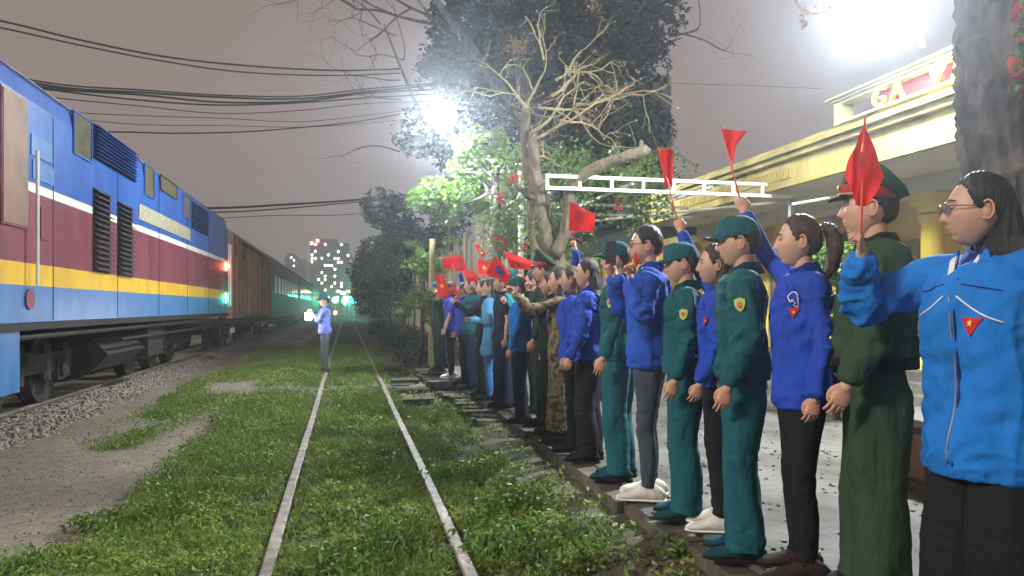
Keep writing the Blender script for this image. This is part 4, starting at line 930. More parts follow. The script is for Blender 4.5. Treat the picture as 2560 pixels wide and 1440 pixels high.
    tn = np.ones((len(loc), 3)); lip = np.exp(-(loc[:, 0] / .021) ** 2) * (np.exp(-((loc[:, 2] + .0585) / .006) ** 2) + np.exp(-((loc[:, 2] + .0725) / .006) ** 2)) * (loc[:, 1] > .03)
    lip = np.clip(lip, 0, 1)[:, None]; tn = tn * (1 - lip) + np.array([[.95, .50, .50]]) * lip
    chk = (np.exp(-((np.abs(loc[:, 0]) - .042) / .02) ** 2 - ((loc[:, 2] + .02) / .022) ** 2) * (loc[:, 1] > .02))[:, None]; tn = tn * (1 - chk * .25 * np.array([[0, .6, .5]])); tints.append(tn)
    for sd in (-1, 1):   # ears: a shallow shell with rim and lobe
        ring = []
        for k in range(13):
            a_ = -2.35 + 4.7 * k / 12; ring.append((sd * (.0765 + .009 * math.cos(a_ * .5)), -.012 - .017 * math.cos(a_) * 1.0, -.004 + .031 * math.sin(a_) + .002))
        e = [limb(ring, [.0045] * 13, 6, 1), ell((sd * .075, -.014, -.004), (.006, .015, .026), 10, 8), ell((sd * .077, -.006, -.030), (.005, .007, .008), 8, 6)]
        for q in e: q = hx_(q); allp.append(q); tints.append(np.ones((len(q[0]), 3)) * np.array([[1.02, .88, .85]]))
        a = arms[sd]; Mr = rot_to(a['hx'], a['hd'])
        if sd == -1: Mr = rot_to(-a['hx'], a['hd'])   # mirrored hand: thumb at -x after mirroring
        hm_ = remesh(hand_parts(sd == -1, a['curl'], a['th']), hv, 1); v, ff = me_vf(hm_); bpy.data.meshes.remove(hm_)
        # palm side must face the body when the arm hangs, inward when holding
        v2 = v.copy()
        if (Mr @ Vector((0, 1, 0))).dot(Vector((-sd, 0, 0))) < 0 and a['grip'] is None: v2[:, 1] *= -1; ff = [q[::-1] for q in ff]
        allp.append(xf((v2 * (.83 if female else .90), ff), Mr, a['W'])); tints.append(np.ones((len(v), 3)) * np.array([[1.03, .93, .9]]))
    V, Fc = merge(allp); me = bpy.data.meshes.new('body'); me.from_pydata((V * s).tolist(), [], Fc); me.shade_smooth()
    ca = me.color_attributes.new('tint', 'FLOAT_COLOR', 'POINT'); cc = np.ones((len(V), 4), np.float32); cc[:, :3] = np.vstack(tints) * skin; ca.data.foreach_set('color', cc.ravel()); me.materials.append(M['skin'])
    body = link('body', me, root)
    # ---- eyes, brows, hair, cap
    def hs(name, parts, mk, parent=root, smooth=True): return simple(name, [hx_(p) for p in parts], mk, parent, smooth)
    if near or d < 9:
        for sd in (-1, 1):
            e = hs('eye', [ell((sd * .030, .0815, .011), (.0125, .0060, .0052), 12, 8)], 'eye_white'); hs('iris', [ell((sd * .030, .0862, .011), (.0052, .0024, .0048), 10, 6)], 'iris', e)
            hs('eyelid', [limb([(sd * .014, .0835, .0135), (sd * .024, .0885, .0175), (sd * .036, .0845, .0170), (sd * .046, .0740, .0120)], [.0009, .0011, .0011, .0008], 6, 2)], 'hair')
            hs('eyebrow', [limb([(sd * .014, .0905, .031), (sd * .028, .0895, .036), (sd * .047, .0745, .031)], [(.0028, .0012), (.0028, .0012), (.0012, .0008)], 6, 2)], 'hair')
    thick = .011 if hair == 'short' else .015; hs_seed = seed
    def hfn(P, nrm, T, Pp):
        at = np.abs(T); z = P[..., 2]
        hl = np.interp(at, [0, .55, .95, 1.25, 1.45, 1.75, 2.0, 2.3, 3.15], [.078, .074, .058, .020, -.004, .020, -.01, -.060, -.072] if hair == 'short' else [.086, .080, .062, .020, -.010, .014, -.03, -.075, -.08])
        k = sstep(0, .012, z - hl + .004 * np.sin(T * 37 + hs_seed)); top_ = np.clip(z / .118, 0, 1)
        t = thick * (1 + (.75 if hair == 'short' else .35) * top_) * (.22 + .78 * sstep(0, .045, z - hl))
        nz_ = vn(np.stack([T * 9, Pp * 2.0, 0 * T + hs_seed], -1).reshape(-1, 3), 1.7, 5).reshape(T.shape) - .5
        return P + nrm * (np.where(k > 0, k * t + (1 - k) * -.012, -.012) + k * nz_ * .005)[..., None]
    hp = [hx_(head_grid(female, hfn))]; ho = simple('hair', hp, hairk)
    def hairmass(parts, vx=.006, amp=.008):
        me = remesh(parts, vx, 2); V, N = me_arrays(me)
        n_ = vn(V * (1, 1, .12), 75, seed) * .6 + vn(V * (1, 1, .2), 160, seed + 1) * .4 - .5; V = V + N * (n_ * amp * 2)[:, None]
        me.vertices.foreach_set('co', (V * s).ravel()); me.update(); me.shade_smooth(); me.materials.clear(); me.materials.append(M[hairk]); return me
    hb = lambda p: tuple(Mh @ (Vector(p) * hk) + hc)
    if hair == 'long':
        ps = [limb([hb((0, -.035, .06)), hb((0, -.060, -.02)), hb((0, -.075, -.10)), tuple(Vector(hb((0, -.085, -.17)))), (0, -.130 - .012 * loose, 1.32), (0, -.150 - .016 * loose, 1.18), (0, -.140 - .016 * loose, 1.02)], [(.070, .055), (.080, .055), (.086, .052), (.094, .046), (.105, .042), (.095, .034), (.060, .016)], 20, 3)]
        link('long_hair', hairmass(ps), root)
    if hair == 'curly':
        ps = [limb([hb((0, -.03, .06)), hb((.0, -.05, -.02)), hb((0, -.06, -.09)), hb((-.02, -.04, -.17)), (-.06, -.05, 1.33), (-.07, -.06, 1.22)], [(.078, .065), (.088, .062), (.092, .060), (.095, .058), (.075, .05), (.03, .02)], 20, 3)]
        link('wavy_hair', hairmass(ps, .006, .012), root)
    if hair == 'pony':
        ps = [limb([hb((0, -.090, .060)), hb((0, -.125, .075)), hb((0, -.158, .045)), hb((0, -.170, -.03)), hb((0, -.160, -.11)), hb((0, -.135, -.18))], [(.020, .020), (.028, .024), (.036, .032), (.042, .036), (.036, .028), (.012, .010)], 14, 4)]
        link('ponytail', hairmass(ps, .005, .010), root); hs('hair_tie', [limb([(0, -.088, .060), (0, -.112, .070)], [.021, .021], 12, 1)], 'gold' if near else hairk)
    if hair == 'bun': link('bun', hairmass([ell(hb((0, -.115, -.01)), (.042, .035, .042), 14, 10)], .007, .006), root)
    if cap == 'militia':
        dome = [limb([(0, .002, .030), (0, .002, .055), (0, .0, .085), (0, -.004, .115), (0, -.006, .135), (0, -.006, .142)], [(.086, .106), (.087, .107), (.083, .103), (.070, .088), (.040, .05), (.008, .010)], 24, 3)]
        c_ = hs('cap', dome, 'cloth_' + ('teal' if top != 'army' else 'army'))
        vv = []; nn = 13
        for kk in (0, 1, 2, 3):
            for i in range(nn):
                a_ = -1.15 + 2.3 * i / (nn - 1); e_ = kk / 3; vv.append((.080 * math.sin(a_) * (1 + .02 * e_), .100 * math.cos(a_) + e_ * .075 * math.cos(a_ * .85) ** .8, .042 - e_ * .012 - .016 * e_ * math.sin(a_) ** 2))
        top_v = np.array(vv); V = np.vstack([top_v, top_v - (0, 0, .005)]); o_ = 4 * nn; Fc = []
        for kk in range(3):
            for i in range(nn - 1): q = (kk * nn + i, kk * nn + i + 1, (kk + 1) * nn + i + 1, (kk + 1) * nn + i); Fc += [q[::-1], tuple(o_ + j for j in q)]
        for i in range(nn - 1): Fc.append((3 * nn + i, 3 * nn + i + 1, o_ + 3 * nn + i + 1, o_ + 3 * nn + i))
        hs('visor', [(V, Fc)], 'cloth_teal', c_)
    if cap in ('officer', 'peaked'):
        topk = 'cloth_army' if cap == 'peaked' else 'cloth_army_dark'
        c_ = hs('peaked_cap', [limb([(0, .0, .084), (0, -.004, .102), (0, -.020, .126), (0, -.030, .142), (0, -.040, .155), (0, -.043, .159)], [(.090, .106), (.098, .114), (.118, .128), (.128, .140), (.112, .124), (.05, .06)], 28, 3)], topk)
        hs('cap_band', [limb([(0, .0, .040), (0, .0, .092)], [(.090, .108), (.093, .112)], 28, 1)], 'red_board', c_)
        hs('cap_visor', [limb([(0, .085, .044), (0, .125, .034), (0, .150, .022)], [(.070, .004), (.062, .004), (.036, .003)], 16, 3, side=(1, 0, 0))], 'cloth_shoe_black', c_)
        hs('cap_cord', [limb([(-.086, .045, .050), (-.05, .098, .052), (0, .116, .052), (.05, .098, .052), (.086, .045, .050)], [.005] * 5, 8, 3)], 'gold', c_)
        hs('cap_badge', [ell((0, .118, .082), (.016, .005, .018), 10, 8)], 'gold', c_)
    if glasses:
        g_ = []; 
        for sd in (-1, 1):
            rim = [(sd * .031 + .021 * math.cos(a_), .1055 - .004 * abs(math.cos(a_)), .008 + .016 * math.sin(a_)) for a_ in np.linspace(0, 2 * math.pi, 17)]
            g_ += [limb(rim, [.0018] * 17, 6, 1), limb([(sd * .053, .100, .012), (sd * .075, .06, .012), (sd * .080, -.008, .010)], [.0018] * 3, 6, 2)]
        g_.append(limb([(-.010, .107, .012), (0, .110, .014), (.010, .107, .012)], [.0018] * 3, 6, 2)); go_ = hs('glasses', g_, 'glass_frame')
        for sd in (-1, 1): hs('lens', [ell((sd * .031, .1035, .008), (.019, .0012, .014), 14, 8)], 'lens', go_)
    # ---- upper garment
    lo = loose; gp = []; hemw = (.172 + .013 * lo) if not female else (.168 + .014 * lo)
    ch = .172 * f + .014 * lo; dp = .112 * f + .014 * lo
    zz_ = [hem, hem + .10, 1.02, 1.12, 1.24, 1.32, 1.385, 1.425, 1.45]
    w_ = [hemw, hemw * .98, (.150 if female else .158) + .016 * lo, (.146 if female else .162) + .018 * lo, ch, ch * 1.02, ch * .92, .105, .062]
    d_ = [.126 + .014 * lo, .124 + .013 * lo, .104 + .016 * lo, .104 + .018 * lo, dp + (.012 if female else 0), dp, dp * .82, .068, .050]
    yo = [.0, .0, .003, .004, .008, .002, -.006, -.010, -.010]
    gp.append(limb([(0, y_, z_) for y_, z_ in zip(yo, zz_)], list(zip(w_, d_)), 28, 3))
    slr = (.053 * f + .0075 * lo)
    for sd in (-1, 1):
        a = arms[sd]; S, E, Wt = a['S'], a['E'], a['W']
        if sleeve >= .99: gp.append(limb([S + Vector((-sd * .10, 0, -.035)), S + Vector((-sd * .01, 0, -.005)), S.lerp(E, .45), E, E.lerp(Wt, .5), Wt.lerp(E, .09), Wt.lerp(E, .0)], [slr * 1.25, slr * 1.1, slr * .98, slr * .88, slr * .82, slr * .74, slr * .60], 16, 3))
        else: gp.append(limb([S + Vector((-sd * .10, 0, -.035)), S + Vector((-sd * .01, 0, -.005)), S.lerp(E, .45), S.lerp(E, .8)], [slr * 1.25, slr * 1.1, slr * 1.0, slr * .98], 16, 3))
    gm = remesh(gp, vox, 4); V, N = me_arrays(gm)
    # folds: long soft drapes on the torso, tight creases at elbows and armpits
    so = r.uniform(0, 50, 3); wp = (vn(V + so, 5, seed + 2) - .5)[:, None] * .10
    q = (V + wp) * (1, 1, .22) + so; n1 = (1 - np.abs(vn(q, 9, seed) * 2 - 1)) ** 2.6 - .30; n1b = vn(q, 19, seed + 1) - .5
    n3 = vn((V + wp) * (1, 1, 1.25) + so + V[:, [2, 2, 0]] * (.5, .3, .2), 17, seed + 4) - .5
    cre = np.zeros(len(V))
    for sd in (-1, 1):
        a = arms[sd]
        for c_, rr in ((a['E'], .13), (a['S'] + Vector((-sd * .03, 0, -.10)), .12), (a['W'], .10)): cre = np.maximum(cre, np.exp(-((V - V3(c_)) ** 2).sum(1) / rr ** 2))
    cre = np.maximum(cre, .7 * np.exp(-((V[:, 2] - hem - .03) / .06) ** 2)); topf = sstep(1.47, 1.36, V[:, 2])
    amp = (.012 + .005 * lo) * topf
    n0 = vn((V + wp * 2) * (1, 1, .45) + V[:, [2, 2, 2]] * (.35, -.2, 0) + so, 5.5, seed + 6) - .5; r3 = (1 - np.abs(n3 * 2)) ** 3; dsp = amp * (n0 * 2.0 + n1 * 1.5 + n1b * .9 + n3 * .6 + r3 * 1.5 * cre - .3 * cre); dsp = np.maximum(dsp, -.011) * (.15 + .85 * sstep(hem - .01, hem + .09, V[:, 2]))
    V = V + N * dsp[:, None]
    gm.vertices.foreach_set('co', (V * s).ravel()); gm.update(); gm.shade_smooth(); gm.materials.clear(); gm.materials.append(M['cloth_' + top])
    nm = {'army': 'uniform_jacket', 'army_dark': 'uniform_jacket', 'black': 'black_shirt', 'camo': 'patterned_dress'}.get(top, 'jacket'); jacket = link(nm, gm, root)
    bvh = BVHTree.FromPolygons((V * s).tolist(), [tuple(p.vertices) for p in gm.polygons])
    def ray(o_, dr):
        hit = bvh.ray_cast(Vector(o_) * s, Vector(dr)); return (hit[0], hit[1]) if hit[0] else (None, None)
    def decal(name, origin, dr, upv, poly, k, off=.007, parent=jacket):
        dr = Vector(dr).normalized(); c, nrm_ = ray(origin, dr)
        if c is None: return None
        nrm_ = (nrm_ * .5 - dr * .5).normalized(); u = Vector(upv); u = (u - nrm_ * u.dot(nrm_)).normalized(); rt = u.cross(nrm_)
        pts = [c] + [c + rt * a * s + u * b * s for a, b in poly]; out = []
        for p_ in pts:
            h = bvh.ray_cast(p_ + nrm_ * .05, -nrm_, .12); out.append((h[0] if h[0] else p_) + nrm_ * off)
        n_ = len(poly); me = bpy.data.meshes.new(name); vv = [tuple(p_) for p_ in out] + [tuple(p_ - nrm_ * .003) for p_ in out[1:]]
        me.from_pydata(vv, [], [(0, 1 + i, 1 + (i + 1) % n_) for i in range(n_)] + [(1 + i, n_ + 1 + i, n_ + 1 + (i + 1) % n_, 1 + (i + 1) % n_) for i in range(n_)]); me.materials.append(M[k]); return link(name, me, parent)
    def ribbon(name, pts_o, dr, w, k):
        pp = []
        for o_ in pts_o:
            c, _ = ray(o_, dr)
            if c is not None: pp.append(V3(c - Vector(dr) * .002))
        if len(pp) > 1: me_ = MB().add(limb(pp, [w] * len(pp), 6, 3)).mesh(name, [k], (0, 0, 0), True); link(name, me_, jacket)
    # collar
    ck = 'cloth_' + top; nr2 = nr + .012
    if collar:
        cols = []
        def cstrip(r0, r1, z0, z1, tilt, gap, flare_y=0):
            vv = []; n_ = 25
            for kk, (rr, zz) in enumerate(((r0, z0), (r1, z1))):
                for i in range(n_):
                    a_ = gap + (2 * math.pi - 2 * gap) * i / (n_ - 1); cz = math.cos(a_); vv.append((rr * math.sin(a_), rr * cz * 1.05 - .008, zz - tilt * max(0, cz) ** 1.0))
            V_ = np.array(vv); ctr = np.array([0, -.008, 0]); inn = V_ - (V_ - ctr) * (.0045 / np.linalg.norm((V_ - ctr)[:, :2], axis=1))[:, None] * (1, 1, 0)
            A_ = np.vstack([V_, inn]); o_ = 2 * n_; Fc = []
            for i in range(n_ - 1):
                qd = (i, i + 1, n_ + i + 1, n_ + i); Fc += [qd[::-1], tuple(o_ + j for j in qd)]
                Fc += [(i, i + 1, o_ + i + 1, o_ + i), (n_ + i, n_ + i + 1, o_ + n_ + i + 1, o_ + n_ + i)]
            for i in (0, n_ - 1): Fc.append((i, n_ + i, o_ + n_ + i, o_ + i))
            return A_, Fc
        simple('collar_stand', [cstrip(nr2 + .016, nr2 + .004, 1.425, 1.482, .030, .18)], ck, jacket)
        if collar == 'fold': simple('collar', [cstrip(nr2 + .034, nr2 + .006, 1.432, 1.486, .040, .30)], ck, jacket)
    # ---- trousers
    tp = []; kw = legw
    if dress:
        tp.append(limb([(0, 0, .98), (0, 0, .80), (0, 0, .50), (0, 0, .12)], [(.15, .11), (.165, .125), (.165, .13), (.175, .14)], 28, 3))
    else:
        tp.append(limb([(0, .0, 1.0 if belt or hem > .88 else hem + .14), (0, .0, .93 if belt or hem > .88 else hem + .08), (0, -.004, min(.84, hem + .02))], [(.125 + .010 * lo, .086 + .010 * lo), (.143 + .010 * lo, .096 + .010 * lo), (.152 + kw * .3, .108 + kw * .3)], 24, 3))
        for sd in (-1, 1):
            tp.append(limb([(sd * .075, 0, .93 if belt or hem > .88 else hem + .10), (sd * lx, -.002, min(.80, hem)), (sd * lx, .006, .62), (sd * lx, .012, .47), (sd * (lx + .004), -.004, .28), (sd * (lx + .004), -.006, cuff + .045), (sd * (lx + .004), -.004, cuff)], [(.075, .095), (.082 + kw * .5, .098 + kw * .4), .070 + kw * .8, .058 + kw, .055 + kw * 1.2, .046 + kw * 1.5, .046 + kw * 1.6], 18, 3))
    tm = remesh(tp, vox, 3); V, N = me_arrays(tm); so = r.uniform(0, 50, 3)
    n1 = vn(V * (1, 1, .35) + so, 12, seed + 9) - .5; n3 = vn(V * (.7, .7, 1.7) + so, 24, seed + 8) - .5; kn = np.exp(-((V[:, 2] - .47) / .09) ** 2) + np.exp(-((V[:, 2] - .12) / .09) ** 2) + .6 * np.exp(-((V[:, 2] - .84) / .06) ** 2)
    V = V + N * (((.012 + kw * .10) * n1 * 2.0 + .009 * n3 * (.25 + 1.2 * kn)))[:, None]
    tm.vertices.foreach_set('co', (V * s).ravel()); tm.update(); tm.shade_smooth(); tm.materials.clear(); tm.materials.append(M['cloth_' + trousers]); link('dress_skirt' if dress else 'trousers', tm, root)
    # ---- shoes
    if foot:
        for sd in (-1, 1):
            X = sd * (lx + .004); tw = sd * .10
            def sp(p): return (X + (p[0] + tw * p[1] * .35), p[1], p[2])
            up = limb([sp(p) for p in ((0, -.085, .040), (0, -.055, .052), (0, .0, .058), (0, .06, .044), (0, .12, .033), (0, .165, .026), (0, .185, .022))], [(.030, .036), (.038, .048), (.040, .054), (.045, .036), (.048, .027), (.040, .020), (.018, .010)], 16, 3, side=(1, 0, 0), round_cap=True)
            v = np.array(up[0]); v[:, 2] = np.maximum(v[:, 2], .014)
            so_ = simple('shoe', [(v, up[1])], 'cloth_' + shoes)
            sole = limb([sp(p) for p in ((0, -.115, .011), (0, -.08, .011), (0, .0, .011), (0, .08, .011), (0, .15, .011), (0, .195, .011))], [(.022, .010), (.036, .011), (.036, .011), (.047, .011), (.044, .011), (.018, .009)], 14, 3, side=(1, 0, 0))
            simple('sole', [sole], 'cloth_white' if 'white' in shoes else 'cloth_shoe_black', so_)
            if 'white' in shoes and near:
                for i in range(4): simple('lace', [limb([sp((-.02, .035 + i * .022, .084 - i * .010)), sp((0, .038 + i * .022, .090 - i * .011)), sp((.02, .035 + i * .022, .084 - i * .010))], [.003] * 3, 5, 2)], 'cloth_white', so_)
    if belt:
        simple('belt', [limb([(0, .0, .945), (0, .0, .992)], [(hemw + .010, .136 + .014 * lo), (hemw + .008, .134 + .014 * lo)], 36, 1)], 'cloth_shoe_black'); simple('belt_buckle', [box((0, .140 + .014 * lo, .968), (.05, .014, .042))], 'gold', smooth=False)
    # ---- emblems
    shield = [(.026 * x_, .032 * y_) for x_, y_ in ((-1, .75), (-.5, .9), (0, 1.05), (.5, .9), (1, .75), (1, .1), (.82, -.45), (.45, -.85), (0, -1.1), (-.45, -.85), (-.82, -.45), (-1, .1))]
    star = [(math.sin(i * math.pi / 5) * (1 if i % 2 == 0 else .42), math.cos(i * math.pi / 5) * (1 if i % 2 == 0 else .42)) for i in range(10)]
    dk = {'royal': 'cloth_collar_navy', 'cobalt': 'cloth_collar_navy', 'sky': 'cloth_collar_navy', 'teal': 'cloth_shoe_teal', 'army': 'cloth_army_dark', 'army_dark': 'cloth_black'}.get(top)
    if near and dk:   # stitched seams, placket and pocket flap
        for y0_ in (.4, -.4):
            for sd in (-1, 1): ribbon('seam', [(sd * x_, y0_, 1.345 - .03 * (x_ / .15)) for x_ in (.03, .07, .11, .145)], (0, -1 if y0_ > 0 else 1, 0), .0022, dk)
        ribbon('placket', [(-.012, .4, z_) for z_ in (1.36, 1.24, 1.10, .98, hem + .04)], (0, -1, 0), .003, dk)
        for sd in (-1, 1):
            a = arms[sd]; ax_ = (a['E'] - a['S']).normalized(); 
            if a['grip'] is None:
                q_ = [a['S'] + Vector((-sd * .02, y_, z_)) for y_, z_ in ((.07, .02), (.075, -.03), (.07, -.09))]; ribbon('seam', [p_ + Vector((sd * .3, .1, 0)) for p_ in q_], Vector((-sd, -.25, 0)).normalized(), .002, dk)
        if top in ('army', 'teal', 'army_dark'):
            for sd in (-1, 1): decal('pocket_flap', (sd * .085, .4, 1.24), (0, -1, 0), (0, 0, 1), [(-.05, .018), (.05, .018), (.05, -.012), (0, -.026), (-.05, -.012)], dk, .003)
        c_ = limb([(0, .0, hem + .012), (0, .0, hem + .032)], [(hemw + .004, .126 + .014 * lo + .004)] * 2, 28, 1)
    for ex in extras:
        if ex == 'arm_patch':
            a = arms[-1]; c = a['S'].lerp(a['E'], .42); ax = (a['E'] - a['S']).normalized(); dr = Vector((1, -.35, 0)); o_ = c + Vector((-.2, .07, 0))
            decal('shoulder_patch', o_, dr, -ax, shield, 'patch_green', .007); decal('patch_emblem', o_, dr, -ax, [(a_ * .013, b_ * .015) for a_, b_ in star[::1]] if False else [(.013 * math.cos(k), .014 * math.sin(k)) for k in np.linspace(0, 6.28, 9)[:-1]], 'patch_red', .010)
        if ex == 'arm_patch_r': pass
        if ex == 'chest_logo':
            o_ = Vector((-.098, .40, 1.205)); dr = (0.12, -1, 0); decal('red_emblem', o_, dr, (0, .1, 1), [(-.036, .024), (.036, .024), (0, -.038)], 'red_cloth', .008)
            decal('emblem_star', o_ + Vector((0, 0, .006)), dr, (0, .1, 1), [(a_ * .014, b_ * .014) for a_, b_ in star], 'star_yellow', .011)
        if ex == 'side_logo':
            o_ = Vector((-.4, .20, 1.25)); dr = Vector((1, -.55, 0)).normalized(); decal('red_emblem', o_, dr, (0, 0, 1), [(-.026, .020), (.028, .020), (-.006, -.026)], 'red_cloth', .007)
            decal('emblem_star', o_ + Vector((0, 0, .003)), dr, (0, 0, 1), [(a_ * .009, b_ * .009) for a_, b_ in star], 'star_yellow', .010)
        if ex == 'line_logo':
            q = [(-.4, .19 + .0, 1.30), (-.4, .155, 1.275), (-.4, .15, 1.33), (-.4, .175, 1.345), (-.4, .205, 1.325), (-.4, .19, 1.30)]; ribbon('white_outline_emblem', q, Vector((1, -.45, 0)).normalized(), .0028, 'white_thread'); ribbon('white_outline_emblem', [(-.4, .185, 1.308), (-.4, .163, 1.292)], Vector((1, -.45, 0)).normalized(), .004, 'white_thread')
        if ex == 'piping':
            for sd in (-1, 1): ribbon('white_piping', [(sd * .02, .4, 1.300), (sd * .06, .4, 1.262), (sd * .11, .4, 1.235), (sd * .155, .4, 1.215)], (0, -1, 0), .0028, 'white_thread')
            for sd in (-1, 1):   # open lapels with white facing
                simple('collar_lapel', [poly_prism([(sd * .052, .060, 1.455), (sd * .105, .095, 1.375), (sd * .040, .132, 1.335), (sd * .020, .118, 1.375)], (0, .012, .004))], 'cloth_' + top, jacket, False)
                simple('lapel_facing', [poly_prism([(sd * .040, .086, 1.435), (sd * .052, .100, 1.42), (sd * .034, .140, 1.345), (sd * .020, .128, 1.365)], (0, .008, .002))], 'cloth_white', jacket, False)
            simple('inner_shirt', [limb([(0, .050, 1.44), (0, .085, 1.38), (0, .112, 1.31)], [(.045, .02), (.038, .015), (.008, .012)], 10, 2)], 'cloth_collar_navy', jacket)
            ribbon('zip', [(0, .4, z_) for z_ in (1.30, 1.18, 1.06, .94, .82, hem + .05)], (0, -1, 0), .0035, 'lamp_metal')
        if ex == 'buttons':
            for z_ in (1.33, 1.24, 1.15, 1.06):
                c, _ = ray((-.035, .5, z_), (0, -1, 0))
                if c is not None: link('button', MB().add(ell(c, (.011, .011, .011), 10, 6)).mesh('button', ['gold'], smooth=True), jacket)
            c, _ = ray((-.10, .5, 1.27), (0, -1, 0)); link('button', MB().add(ell(c, (.011, .011, .011), 10, 6)).mesh('button', ['gold'], smooth=True), jacket)
            for sd in (-1, 1):
                simple('shoulder_board', [limb([(sd * .085, -.008, 1.452), (sd * .14, -.008, 1.435), (sd * .19, -.01, 1.412)], [(.028, .006), (.030, .006), (.032, .006)], 10, 2, side=(0, 1, 0))], 'gold', jacket)
                simple('collar_tab', [box((sd * .048, .052, 1.44), (.03, .012, .05), -sd * .7)], 'red_board', jacket, False)
        if ex == 'neck_tab':
            for sd in (-1, 1): simple('collar_tab', [box((sd * .048, .055, 1.44), (.034, .014, .045), -sd * .7)], 'red_board', jacket, False)
            for z_ in (1.38, 1.30, 1.22):
                c, _ = ray((-.01, .5, z_), (0, -1, 0))
                if c is not None: link('button', MB().add(ell(c, (.011, .011, .011), 8, 6)).mesh('button', ['gold'], smooth=True), jacket)
        if ex == 'shoulder_stripe':
            a = arms[-1]
            for kk in (-.012, .012, .036): ribbon('white_stripe', [a['S'] + Vector((.06, .04 + kk, .3)), a['S'] + Vector((.02, .04 + kk, .3)), a['S'] + Vector((-.02, .04 + kk, .3))], (0, 0, -1), .003, 'white_thread')
        if ex == 'watch': a = arms[-1]; link('wristband', MB().add(limb([V3(a['W'] * s), V3((a['W'] + a['hd'] * .012) * s)], [.03, .03], 12, 1)).mesh('wristband', ['phone']), root)
        if ex == 'anklet':
            for sd in (-1, 1): simple('shoe_strap', [limb([(sd * lx - .04, .01, .085), (sd * lx, .05, .10), (sd * lx + .04, .01, .085)], [.006] * 3, 6, 3)], 'cloth_shoe_black')
    if lean:
        for o in root.children_recursive:
            if o.type != 'MESH' or o.name.startswith(('shoe', 'sole')): continue
            n_ = len(o.data.vertices); v = np.empty(n_ * 3); o.data.vertices.foreach_get('co', v); v = v.reshape(-1, 3); v[:, 1] += lean * np.maximum(0, v[:, 2] - .9 * s); o.data.vertices.foreach_set('co', v.ravel()); o.data.update()
        for a in arms.values():
            if a['grip'] is not None: lp = Mi @ (a['grip'] - Vector((base.x, base.y, zbase))); lp.y += lean * max(0, lp.z - .9 * s); a['grip'] = Mi.transposed() @ lp + Vector((base.x, base.y, zbase))
    PERSONS[key] = dict(root=root, L=arms[-1]['grip'], R=arms[1]['grip'], d=d)
    return root
def cloth_(cs, d, ripple, nu, nv, t):
    cx_ = sum(c[0] for c in cs) / 4; cy_ = sum(c[1] for c in cs) / 4; k_ = 1.18 if d > 6.3 else 1.0
    K = [atd(cx_ + (c[0] - cx_) * k_, cy_ + (c[1] - cy_) * k_, d) for c in cs]; V = []; ph = random.uniform(0, 6)
    vd = Vector((ST, CT, 0))
    for j in range(nv + 1):
        for i in range(nu + 1):
            u, v = i / nu, j / nv; p = (K[0] * (1 - u) + K[1] * u) * (1 - v) + (K[3] * (1 - u) + K[2] * u) * v
            p = p + vd * (ripple * u * math.sin(u * 7 + v * 2.5 + ph) + ripple * .6 * math.sin(v * 6 + ph)); V.append(V3(p))
    n1 = nu + 1; V = np.array(V); V = np.vstack([V, V + V3(vd) * .0012]); o_ = n1 * (nv + 1); Fc = []
    for j in range(nv):
        for i in range(nu): q = (j * n1 + i, j * n1 + i + 1, (j + 1) * n1 + i + 1, (j + 1) * n1 + i); Fc += [q, tuple(o_ + k for k in q[::-1])]
    cl = part('flag_cloth', (V, Fc), 'red_cloth', t, True)
    return K, cl
def flag(label, grip, d, stick_px, corners, corners2=None, ripple=.02, star=None, patch=None, nu=12, nv=8, rot=1.0):
    """stick from the gripping hand to stick_px; cloth through four pixel corners (hoist top, fly top, fly bottom, hoist bottom) at real depth d"""
    top = atd(*stick_px, d); g0 = Vector(grip) if grip is not None else atd(corners[3][0], corners[3][1] + 12, d); dn = (g0 - top).normalized(); t = thing('hand_flag', label, 'flag', tuple(g0), 0, 'red paper flags waved by the crowd')
    part('flag_stick', limb([g0 + dn * .05, g0, top - dn * .01], [.0045, .0045, .004], 8, 1), 'stick_red', t, True)
    K = None
    for cset in ([corners2] if corners2 else []) + [corners]: K, cl = cloth_(cset, d, ripple, nu, nv, t)
    vd = Vector((ST, CT, 0))
    c = sum(K, Vector()) / 4; side = min((K[0] - K[3]).length, (K[0] - K[1]).length) if True else .1
    def sticker(pts, k, off, name):
        uu = (K[1] - K[0]).normalized(); ww = (K[0] - K[3]).normalized(); pp = [c + uu * a + ww * b - vd * off for a, b in pts]
        part(name, poly_prism(pp, V3(vd) * .001), k, cl)
    if star: sticker([(math.sin(i * math.pi / 5) * star * (1 if i % 2 == 0 else .4), math.cos(i * math.pi / 5) * star * (1 if i % 2 == 0 else .4)) for i in range(10)], 'star_yellow', ripple + .006, 'star')
    if patch: sticker([(-patch, -patch * .7), (patch, -patch * .7), (patch, patch * .7), (-patch, patch * .7)], 'patch_blue', ripple + .006, 'blue_picture')
    return t
